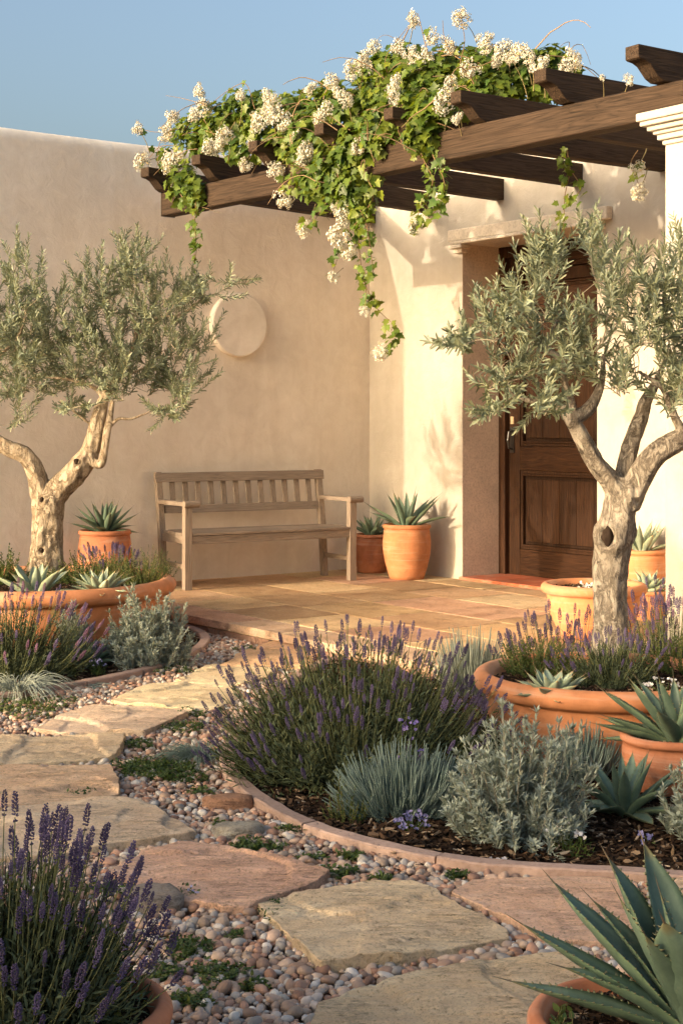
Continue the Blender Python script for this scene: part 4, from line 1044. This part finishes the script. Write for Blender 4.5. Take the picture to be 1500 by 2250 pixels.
# ------------------------------------------------------------------ climbing vine on the pergola
def Dbeam(px):
    a=(px-750)/F; e=(BR-BL); # BL + e*k : X = a*Y
    k=(a*BL.y-BL.x)/(e.x-a*e.y); return BL.y+e.y*k
def ivy_tpl(seed):
    r=np.random.default_rng(seed); pts=[(0,0),(.22,-.10),(.50,.02),(.38,.22),(.62,.48),(.30,.50),(.22,.68),(0,1.0),(-.22,.68),(-.30,.50),(-.62,.48),(-.38,.22),(-.50,.02),(-.22,-.10)]
    v=[(x*.95+r.normal(0,.02),y+r.normal(0,.02),.16*abs(x)-.20*(y-.4)**2+r.normal(0,.02)) for x,y in pts]; v=[(0,.38,-.02)]+v; n=len(pts)
    return np.array(v),[np.array([(0,1+i,1+(i+1)%n) for i in range(n)][::1])]
IVY=[ivy_tpl(i) for i in range(3)]
def vine():
    r=np.random.default_rng(77); loc=W(3.4,2.0,0); L0=np.array(loc)
    root=empty('climbing_vine',loc,0,'climbing vine with lobed green leaves and white flower heads sprawling over the pergola','vine')
    blobs=[(370,350,22,25,2,0),(400,400,32,45,5,-.08),(440,300,50,45,8,.1),(430,420,28,25,3,-.08),(500,270,60,48,10,.15),(560,230,60,30,6,.3),(540,330,50,25,4,.1),(600,290,60,50,10,.15),(650,240,50,35,6,.3),(660,310,55,50,9,.1),(700,290,60,60,11,.1),(720,220,50,35,7,.4),(745,370,55,60,11,-.05),(690,400,40,35,4,-.08),(780,240,60,60,12,.15),(800,330,60,60,12,.05),(830,160,50,40,9,.4),(870,220,70,60,13,.2),(900,140,60,40,9,.45),(940,190,70,60,13,.3),(850,280,55,50,8,.05),(1000,150,70,45,11,.5),(1010,210,70,45,9,.4),(1080,150,70,40,11,.6),(1090,190,60,30,6,.5),(1160,150,55,35,8,.7),(1210,130,40,28,5,.8),(1190,195,50,25,6,.8),(930,290,40,40,6,-.05),(960,230,45,35,5,0),(905,250,40,40,5,.0),(780,420,40,45,6,-.06),(1250,140,22,16,1,.9)]
    Pn=[];Nn=[];S=[];Cc=[]
    w=np.array([b[4] for b in blobs],float); tot=9000
    for b in blobs:
        x,y,rx,ry,k,dz=b; n=int(tot*k/w.sum()); d=nrm(r.normal(size=(n,3))); q=r.random(n)**.45
        for i in range(n):
            X_=x+d[i,0]*rx*q[i]*1.2; D=Dbeam(min(max(x,340),1450))+dz+d[i,1]*max(rx,ry)/380*.9*q[i]
            Pn.append(np.array(PD(X_,y-d[i,2]*ry*1.2*q[i],D))); Nn.append(d[i]*.8+np.array([-.25,-.55,.55])+r.normal(0,.45,3))
            S.append(r.uniform(.034,.068)); Cc.append(r.uniform(.7,1.25)*(1+np.array([.25,.1,-.2])*r.uniform(-1,1.3)))
    strands=[ [(425,400),(430,450),(428,500),(432,550),(420,600)],
      [(385,360),(405,410),(415,450)],
      [(740,380),(765,450),(785,500),(790,560),(800,620),(830,680),(870,725),(845,775)],
      [(700,380),(720,430),(700,470),(675,505)],
      [(760,420),(800,480),(815,560),(820,610)],
      [(900,280),(930,350),(950,400),(925,450),(910,500)],
      [(950,340),(975,400),(965,450),(940,480)],
      [(800,380),(820,430),(790,480),(760,520),(730,600)],
      [(650,340),(640,380),(625,430)],
      [(1245,330),(1250,380),(1240,430),(1238,480),(1235,520)],
      [(1250,370),(1275,410),(1265,430)],
      [(440,330),(360,320),(330,345),(312,358)],[(460,260),(380,285),(340,290),(300,280)],
      [(560,240),(540,185),(500,200),(450,240)],[(850,160),(850,120),(907,45)],[(1010,140),(1020,90),(1013,45)],[(780,210),(730,190),(680,192)],
      [(1400,330),(1385,360),(1400,400),(1405,425)],[(940,120),(925,60),(918,30)],[(990,120),(975,80),(972,45)]]
    stems=[]; 
    for si,st in enumerate(strands):
        off=-.10 if si<9 else .0
        if si in (9,10): off=.9
        if si==17: off=1.0
        pts=np.array([list(PD(x,y,(Dbeam(x if si not in(2,) else 760)+off)+r.normal(0,.02))) for x,y in st]); C=catmull(pts,8); stems.append((C,.0035 if si<12 else .0028))
        L=np.linalg.norm(np.diff(C,axis=0),axis=1).sum()
        if si>=11: nl=int(L/.16)
        else: nl=int(L/.014)
        if si==17: nl=5
        for k in range(nl):
            p,T=frames(C[None],np.array([r.random()])); 
            Pn.append(p[0]+r.normal(0,.022,3)); Nn.append(np.array([-.5,-.75,.35])+r.normal(0,.5,3)); S.append(r.uniform(.030,.060)*(1 if si!=9 else .9)); Cc.append(r.uniform(.75,1.25)*(1+np.array([.3,.1,-.2])*r.uniform(-1,1.2)))
    Pn=np.array(Pn);Nn=nrm(np.array(Nn));S=np.array(S);Cc=np.array(Cc); m=len(Pn)
    d=r.normal(0,.5,(m,3))+np.array([-.15,-.1,-.6]); d=nrm(d-np.sum(d*Nn,1,keepdims=True)*Nn)
    mb=MB()
    for k in range(3):
        s=np.arange(m)%3==k; mb.inst(*IVY[k],orient(d[s],Nn[s],S[s]),Pn[s]-L0,Cc[s])
    mb.build('foliage',M_ivy,root)
    mb=MB()
    for C,rd in stems: mb.tubes((C-L0)[None],np.linspace(rd,.0015,len(C)),5,(.22,.14,.07))
    # woody tangle
    for q in range(150):
        b=blobs[r.choice(len(blobs),p=w/w.sum())]; D=Dbeam(b[0])+b[5]
        a=np.array(PD(b[0]+r.uniform(-1,1)*b[2],b[1]+r.uniform(-1,1)*b[3],D+r.uniform(-.22,.1))); e=a+np.array([r.uniform(-.35,.35),r.uniform(-.2,.2),r.uniform(-.25,.12)])
        u=np.linspace(0,1,9)[:,None]; mid=(a+e)/2+np.array([0,0,r.uniform(.02,.16)])+r.normal(0,.05,3); P=(1-u)**2*a+2*u*(1-u)*mid+u**2*e
        P=P+np.cumsum(r.normal(0,.006,P.shape),0)*.5; mb.tubes((P-L0)[None],np.linspace(.0036,.0014,9)*r.uniform(.6,1.3),5,np.array((.30,.20,.11))*r.uniform(.6,1.3))
    for i in r.choice(m,900,replace=False): 
        p=Pn[i]; e=p+r.normal(0,.03,3)+np.array([.02,.06,-.02]); mb.tubes(np.array([[p,(p+e)/2+np.array([0,0,.008]),e]])-L0,[.0012,.0012,.0014],3,(.22,.20,.07))
    FLP=[(300,280,.8),(313,358,.85),(382,255,1),(368,290,.95),(440,198,.85),(448,238,1.1),(432,250,.9),(372,358,1.35),(385,345,1.1),(495,300,1.15),(458,322,1),(482,318,.8),(530,208,.8),(572,266,1.1),(590,206,.8),(600,250,1.1),(622,268,1.2),(597,232,1),(662,342,1.2),(605,375,.95),(623,436,1.05),(668,330,.9),(677,192,.75),(728,178,.9),(714,240,1.1),(702,262,.9),(745,205,.8),(760,218,1.1),(790,322,1.05),(773,155,1.1),(795,128,1.15),(822,102,.9),(872,100,1),(803,150,.9),(860,186,1.05),(907,42,.9),(952,80,1.1),(1013,43,.9),(897,115,.8),(935,130,1.3),(918,140,1),(985,103,1.1),(1062,82,1.1),(1066,100,1),(1032,150,1.2),(975,225,1.1),(1000,258,.9),(1108,110,1.15),(1120,128,.9),(1140,115,1),(1180,142,1.1),(1256,130,1.1),(1240,148,.9),(865,218,.7),(750,472,1.1),(744,515,1.2),(762,548,1.3),(668,505,.95),(732,608,.9),(800,684,.6),(836,772,.9),(910,502,.9),(1400,365,1),(1403,420,.9),(1086,135,.9),(1380,176,.55),(1322,170,.5),(1160,122,.8),(540,362,.7),(555,320,.6),(740,455,.9),(380,412,.7),(650,290,.7),(990,185,.8)]
    proto=[]
    pet=leaf_tpl(.5,.1,-.15)
    for v in range(4):
        mbf=MB(); rr=np.random.default_rng(v+5); n=330; sc0=nrm(rr.normal(size=(18,3)))*.046*rr.uniform(.5,1.2,(18,1)); kk=rr.integers(0,18,n); dd=nrm(rr.normal(size=(n,3))); P=sc0[kk]+dd*.019*rr.uniform(.5,1.1,(n,1)); P[:,2]*=1.1; P[:,0]*=rr.uniform(.85,1.15); bw=np.where(rr.random((n,1))<.14,1,0)*np.array((-.12,-.28,-.5)); ax=nrm(dd+nrm(P)*.6+rr.normal(0,.2,(n,3)))
        U=nrm(np.cross(ax,[.3,.8,.2])); V=np.cross(ax,U)
        for q in range(4):
            a=q/4*2*PI+rr.uniform(0,1); d_=math.cos(a)*U+math.sin(a)*V+ax*.35; mbf.inst(pet[0],pet[1],orient(d_,ax,rr.uniform(.005,.0082,n)),P,np.ones((n,1))*np.array((1,1,1))*rr.uniform(.75,1.05,(n,1))+bw)
        o=mbf.build('flower_head',M_pet,root); proto.append(o)
    for i,(x,y,s) in enumerate(FLP):
        D=Dbeam(min(max(x,345),1400))-.12
        if y<170 and x>800: D+=.35
        if x>1050: D+=.15
        if x in(1400,1403): D=Dbeam(1400)+1.0
        if x in(732,762,744,750,836,800,740): D=Dbeam(760)-.12
        p=np.array(PD(x,y,D))-L0
        o=proto[i] if i<4 else proto[i%4].copy()
        if i>=4: COL.objects.link(o); o.parent=root
        o.location=p; sc_=s*1.02*D/9.2*r.uniform(.75,1.12); o.scale=(sc_,sc_,sc_*1.1); o.rotation_euler=(r.uniform(-.3,.3),r.uniform(-.3,.3),r.uniform(0,6))
        e=p+np.array([r.uniform(-.03,.12),r.uniform(.05,.2),r.uniform(-.22,-.08) if y<300 else r.uniform(.06,.2)]); u=np.linspace(0,1,6)[:,None]; mid=(p+e)/2+np.array([.02,0,.02]); P=(1-u)**2*p+2*u*(1-u)*mid+u**2*e
        mb.tubes(P[None],np.linspace(.0018,.003,6),4,(.25,.20,.09))
    mb.build('stems',M_twig,root)
vine()

# ------------------------------------------------------------------ placing the plants
def gl(px,py,z=-.08): p=G(px,py,z); return (p.x,p.y,z)
lavender((.06,5.30,-.08),.58,.51,400,1700,'large dark lavender bush with purple spikes in the centre of the garden',101,.045,1.38,.93,0,leafl=.040)
lavender((-.60,2.70,.065),.31,.365,250,1200,'lavender with deep purple spikes filling the pot in the lower left corner',102,.046,1.3,.84,0,leafl=.034,sf=.86)
lavender((-1.62,7.30,-.08),.50,.44,190,900,'lavender with some pinkish spikes at the left edge below the large bowl',103,.052,1.35,.85,.35)
lavender((.96,6.60,-.08),.34,.40,150,420,'small sparse lavender just left of the right olive trunk',104,.050,1.2,.82,0)
lavender((1.42,6.45,-.08),.42,.52,230,520,'tall lavender with pink and purple spikes right of the olive trunk',105,.052,1.2,.80,.3)
lavender((1.02,5.72,.15),.24,.20,60,420,'low bluish lavender inside the wide right bowl before the trunk',106,.040,1.2,.85,0,leafl=.028)
lavender((-1.38,8.95,.21),.26,.20,60,120,'low lavender with purple tips at the back of the left bowl',107,.05,1.0,.7,0)
silver_bush(gl(1145,1845),.25,.39,210,'big silver grey shrub in the middle of the right bed above the edging',111,.030,M_sil)
silver_bush((1.10,4.40,-.08),.17,.30,90,'silver grey shrub cut off by the right edge of the photo',112,.030,M_sil)
silver_bush((-.985,7.62,-.08),.265,.40,230,'sunlit silver shrub beside the large left bowl and the pebbles',113,.030,M_sil,tint=.1)
silver_bush((-1.36,7.66,-.08),.14,.30,24,'sparse silvery shrub with long leaves in front of the left bowl',114,.042,M_sil,per=14,amax=.9,name='silvery_shrub')
santolina(gl(885,1785),.25,.235,1050,'dense blue grey shrub of upright needle stems beside the central lavender',121,None,1.45)
santolina((.82,5.16,-.08),.17,.21,380,'small blue grey needle stemmed shrub at the foot of the right bowl',122)
santolina((.58,6.74,-.08),.22,.33,480,'low grey green needle stemmed shrub between central lavender and terrace',123,M_sil)
herb((-1.50,8.80,.21),.34,.20,190,'yellow green leafy herb around the left olive trunk',131)
herb((-1.17,8.70,.21),.26,.25,200,'bushy yellow green herb at the right end of the left bowl',132,.014)
herb((-2.0,8.75,.21),.22,.24,90,'round leaved green plant at the left edge behind the agave',133,.022)
herb((.78,5.95,.15),.22,.17,190,'green leafy plant at the left back of the right bowl',134,.014)
herb((1.35,6.0,.15),.2,.18,150,'green leafy plant behind the right edge of the wide bowl',135,.014)
herb((.02,4.62,-.08),.10,.14,34,'small olive green sprig plant at the edging in front of the central lavender',136,.011)
herb(gl(150,1490),.05,.07,34,'tiny round green shrub on the mulch of the left bed',137,.010)
herb((1.62,7.2,-.02),.35,.34,150,'light green bushy plant between olive trunk and column',138,.030,M_lavf,tpl=T_lav)
# agaves
agave((.483,11.13,.375),.33,14,.064,'agave with tall spread leaves in the tall orange pot',201,up=1.5,low=.35)
agave((.235,11.62,.27),.20,22,.05,'dark agave in the shaded pot behind the bench end',202,up=1.5,low=.45)
agave((-1.62,10.3,.40),.25,28,.055,'dense dark green agave in the pot left of the bench',203,up=1.5,low=.2)
agave((1.886,9.43,.33),.24,14,.055,'upright pale agave in the pot right of the door',204,M_agv2,up=1.45,low=.5)
agave((1.80,8.85,.14),.17,22,.06,'pale agave in the low pot in front of the column',205,M_agv2,up=1.45,low=.25)
agave((-1.64,8.05,.215),.24,14,.080,'broad leaved green agave at the front of the left bowl',206,M_agv2,up=1.3,low=.25)
agave((-1.30,8.12,.215),.185,26,.066,'pale silvery agave at the front right of the left bowl',207,M_agv2,up=1.35,low=.2,pale=.3)
agave((.76,5.40,.155),.135,26,.062,'compact silvery agave rosette in the front left of the wide right bowl',208,M_agv2,up=1.3,low=.1,pale=.3,teeth=.8)
agave((-1.28,7.55,-.07),.17,22,.075,'blue green agave on the mulch below the left bowl',209,up=1.35,low=.05,pale=.25)
agave((.885,4.70,-.07),.215,22,.056,'dark blue green agave growing in the right bed beside the red pot',210,up=1.4,low=-.02)
agave((1.12,4.98,.085),.27,24,.068,'large spiny agave in the red clay pot at the right',211,up=1.45,low=.2,teeth=1.3,dirs=[(PI*1.02,.38,.27,.06),(PI*.97,.72,.27,.065),(PI*.88,.1,.24,.055)])
B=PI
agave((.66,2.74,.035),.30,15,.072,'biggest blue green agave with toothed leaves in the lower right corner',212,up=1.42,low=.6,teeth=1.7,curve=.3,rot=.6,
  dirs=[(B*1.02,.36,.34,.062),(B*.95,.60,.35,.07),(B*.88,.85,.35,.088),(B*.82,1.12,.33,.095),(B*.62,1.28,.335,.10),(B*1.32,1.08,.29,.13),(B*1.16,.15,.32,.062),(B*1.5,.6,.24,.085)])
# tufts
tuft(gl(40,1535,-.1),.30,.15,230,'silvery grass tuft spilling over the edging at the left edge',301,lean=(.05,-.02),w=1.2)
tuft(gl(170,1517,-.1),.17,.05,70,'flat green grass tuft lying on the edging of the left bed',302,M_blue,lean=(.1,0))
tuft(gl(440,1682,-.1),.17,.11,210,'pale blue grass tuft on the pebbles beside the central lavender',303,M_blue,lean=(-.05,0))
# little flowers
flowers(gl(905,1835),.06,14,'pale violet flowers in front of the blue grey shrub',401,(.33,.31,.56),.07,many=4,fs=.007,leafy=False,nleaf=20)
flowers((.22,4.9,-.08),.07,10,'purple flowers on tall stems above the blue grey shrub',402,(.36,.28,.62),.30,many=4,fs=.006,nleaf=0)
flowers(gl(215,1485),.05,8,'lilac and white flowers on the mulch of the left bed',403,(.55,.50,.78),.10,many=3,fs=.006,leafy=False,nleaf=24)
flowers(gl(1240,1875),.10,9,'white flowers below the big silver grey shrub',404,(.85,.82,.80),.08,many=2,fs=.008,leafy=False,nleaf=24)
flowers(gl(1425,1865),.03,4,'single violet flower near the edging at the right',405,(.33,.31,.58),.06,many=3,fs=.007,nleaf=6)
flowers(gl(1095,1920,-.1),.045,7,'white and lilac flowers with leaves against the outside of the edging',406,(.85,.82,.85),.045,many=2,fs=.008,nleaf=30)
flowers((1.36,8.05,.245),.15,18,'small white flowers in the medium bowl',407,(.85,.82,.75),.04,many=2,fs=.010,nleaf=20)
flowers((1.20,5.42,.16),.22,26,'scattered white flowers along the front of the wide right bowl',408,(.88,.85,.80),.05,many=2,fs=.008,nleaf=14)
flowers((.305,2.78,-.1),.035,7,'white flowers with green leaves on the bottom edge beside the front pot',409,(.9,.88,.82),.075,many=2,fs=.008,nleaf=26)
flowers(gl(440,1988,-.1),.03,3,'tiny lilac flower beside the reddish brown stepping stone',410,(.62,.55,.75),.05,many=3,fs=.005,nleaf=8)
flowers((-1.45,8.12,.215),.06,6,'tiny white flowers at the base of the silvery agave',411,(.8,.75,.85),.03,many=1,fs=.008,nleaf=8)
herb((.40,2.70,.02),.07,.11,8,'thin stemmed leafy sprig leaning over the rim of the front right pot',412,.026,per=7,name='leafy_sprig')
# ground cover
def cover():
    r=np.random.default_rng(9); mb=MB()
    for (x,y,rx,ry,n) in [(x_,y_,a_*1.1,b_*1.1,int(n_*1.5)) for x_,y_,a_,b_,n_ in [(60,1565,90,22,1500),(370,1712,75,20,1500),(310,1700,60,12,700),(400,1612,50,12,500),(415,1580,30,8,250),(300,1650,40,8,400),(340,1698,70,14,500),(180,1762,30,6,200),(560,1878,55,12,700),(745,1938,35,10,350),(600,2022,28,20,350),(410,2105,45,22,450),(480,2165,50,22,450),(390,1485,45,7,400),(540,1435,22,5,150),(770,1900,25,6,150),(440,1755,25,8,200),(410,1985,20,14,160),(420,2225,45,15,350),(1000,1945,22,6,150),(840,1952,24,5,150),(480,1830,18,6,90),(250,1975,60,14,300),(360,2160,40,16,200),(560,2190,30,10,120),(690,1905,30,6,130),(640,1840,30,7,130),(520,2080,20,8,90)]]:
        a=r.uniform(0,6.28,n); q=np.sqrt(r.random(n))*(1+.3*np.sin(a*3+x)); pts=np.array([G(x+math.cos(t)*rx*k,y+math.sin(t)*ry*k,ZG) for t,k in zip(a,q)]); pts[:,2]=ZG+.014+r.uniform(0,.020,n)
        d=r.normal(size=(n,3)); d[:,2]=np.abs(d[:,2])*.5; nn=r.normal(size=(n,3))*.5; nn[:,2]=1
        mb.inst(T_herb[0],T_herb[1],orient(d,nn,r.uniform(.009,.017,n)),pts,r.uniform(.7,1.2,(n,1))*np.ones(3)*(1+.15*r.uniform(-1,1,(n,1))*np.array([1,.2,-.5])))
    tag(mb.build('ground_cover',M_grn),kind='stuff')
cover()
# dry litter: curled leaves and twigs on mulch
def litter():
    r=np.random.default_rng(19); mb=MB(); pts=[]
    for x0,x1,y0,y1,n in [(800,1500,1800,1900,70),(200,450,1450,1480,14),(600,800,1740,1800,12)]:
        for q in range(n):
            x=r.uniform(x0,x1); y=r.uniform(y0,y1); pts.append(gl(x,y,-.062))
    P=np.array(pts); P=P[inpoly(P,bedR)|inpoly(P,bedL)]; n=len(P); d=r.normal(size=(n,3)); d[:,2]*=.2; nn=r.normal(size=(n,3))*.4; nn[:,2]=1
    mb.inst(T_herb[0],T_herb[1],orient(d,nn,r.uniform(.015,.035,n)),P,np.array((.36,.24,.14))*r.uniform(.5,1.3,(n,1)))
    tag(mb.build('dry_leaves',M_fl),kind='stuff')
litter()

# ------------------------------------------------------------------ unseen leafy row beyond the left edge, added to shade the foreground
def shade_hedge():
    r=np.random.default_rng(55); a=W(3.9,HT,0); b=W(14,HT+1.0,0); root=empty('shade_hedge',(a.x,a.y,ZG),0,'added leafy blocker outside the view on the left, shading the foreground','shade_hedge')
    e=np.array(b-a); n=30000; u=r.random(n); h=HH*(.97+.06*np.array([noise.noise((k*22,0,5)) for k in u])); z=r.random(n)**.6*h; off=r.normal(0,.16,n)
    P=u[:,None]*e+np.column_stack([np.zeros(n),off,z]); P[:,0]+=r.normal(0,.08,n)
    mb=MB(); mb.inst(T_herb[0],T_herb[1],orient(r.normal(size=(n,3)),r.normal(size=(n,3)),r.uniform(.05,.09,n)),P,r.uniform(.7,1.2,(n,1))*np.ones(3)); mb.build('foliage',M_grn,root)
    m=60; s=np.linspace(0,1,m)[:,None]*e; Q=np.stack([s+np.array([0,0,0]),s+r.normal(0,.05,(m,3))*[1,1,0]+[0,0,HH*.45],s+r.normal(0,.1,(m,3))*[1,1,0]+[0,0,HH*.85]],1); mb=MB(); mb.tubes(Q,[.03,.02,.008],6,(.2,.15,.1)); mb.build('stems',M_twig,root)
HT,HH=8.6,1.42
shade_hedge()
def screen(loc,sx,sy,H,n,lab,name,cat,seed):
    r=np.random.default_rng(seed); root=empty(name,loc,0,lab,cat); th=r.normal(size=(n,3)); th=nrm(th)*(r.random((n,1))**.25)
    P=np.column_stack([np.sign(th[:,0])*np.abs(th[:,0])**.7*sx,th[:,1]*sy,(th[:,2]*.5+.5)**.8*H]); mb=MB(); mb.inst(T_herb[0],T_herb[1],orient(r.normal(size=(n,3)),r.normal(size=(n,3)),r.uniform(.05,.09,n)),P,r.uniform(.7,1.2,(n,1))*np.ones(3)); mb.build('foliage',M_grn,root)
    m=24; b=np.zeros((m,3)); t=np.column_stack([r.uniform(-.8,.8,m)*sx,r.uniform(-.7,.7,m)*sy,np.full(m,H*.85)]); Q=np.stack([t*[.3,.3,0],t*[.6,.6,.5],t],1); mb=MB(); mb.tubes(Q,[.03,.02,.006],6,(.2,.15,.1)); mb.build('stems',M_twig,root)
p_=W(4.32,8.6,ZG); screen((p_.x,p_.y,ZG),.30,.30,1.95,5000,'added round shrub outside the view that shades the olive trunk','shade_shrub','shrub',5)  # unseen shrub, added so the lower olive trunk falls in shade

# ------------------------------------------------------------------ light, sky, camera
EL=math.radians(10.5); DEL=math.radians(4.0)
h=AX*math.cos(DEL)+SX*math.sin(DEL)       # travel direction of the light
dirv=(h*math.cos(EL)+Vector((0,0,-math.sin(EL)))).normalized()
sun=bpy.data.lights.new('sun','SUN'); sun.energy=SUN_E; sun.angle=math.radians(.6); sun.color=SUN_C
so=bpy.data.objects.new('sun',sun); COL.objects.link(so); so.rotation_euler=dirv.to_track_quat('-Z','Y').to_euler(); so.location=(-6,-2,6)
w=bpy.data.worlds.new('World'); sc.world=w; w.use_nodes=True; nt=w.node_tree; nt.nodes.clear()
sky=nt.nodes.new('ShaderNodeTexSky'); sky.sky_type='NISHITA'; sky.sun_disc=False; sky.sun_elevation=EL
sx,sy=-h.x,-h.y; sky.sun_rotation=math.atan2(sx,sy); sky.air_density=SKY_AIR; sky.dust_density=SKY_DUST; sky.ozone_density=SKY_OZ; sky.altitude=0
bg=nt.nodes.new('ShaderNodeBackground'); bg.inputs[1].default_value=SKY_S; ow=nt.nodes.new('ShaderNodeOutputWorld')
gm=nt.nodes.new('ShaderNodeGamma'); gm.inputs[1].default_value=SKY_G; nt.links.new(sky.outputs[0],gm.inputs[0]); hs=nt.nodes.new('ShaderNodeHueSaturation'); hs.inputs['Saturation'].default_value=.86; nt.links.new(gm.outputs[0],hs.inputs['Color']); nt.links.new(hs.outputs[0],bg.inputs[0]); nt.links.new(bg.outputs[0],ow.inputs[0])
cam=bpy.data.cameras.new('camera'); co=bpy.data.objects.new('camera',cam); COL.objects.link(co)
co.location=(0,0,ZC); co.rotation_euler=(PI/2,0,0); cam.sensor_fit='VERTICAL'; cam.sensor_height=36; cam.sensor_width=24; cam.lens=F/2250*36
cam.shift_y=-(1125-HY)/2250; cam.clip_start=.05; cam.clip_end=2000
sc.camera=co
sc.view_settings.view_transform='Standard'; sc.view_settings.look='None'; sc.view_settings.gamma=1; sc.view_settings.exposure=EXPO
sc.render.engine='CYCLES'; sc.cycles.max_bounces=6; sc.cycles.diffuse_bounces=4; sc.cycles.transparent_max_bounces=8
sc.cycles.use_denoising=True
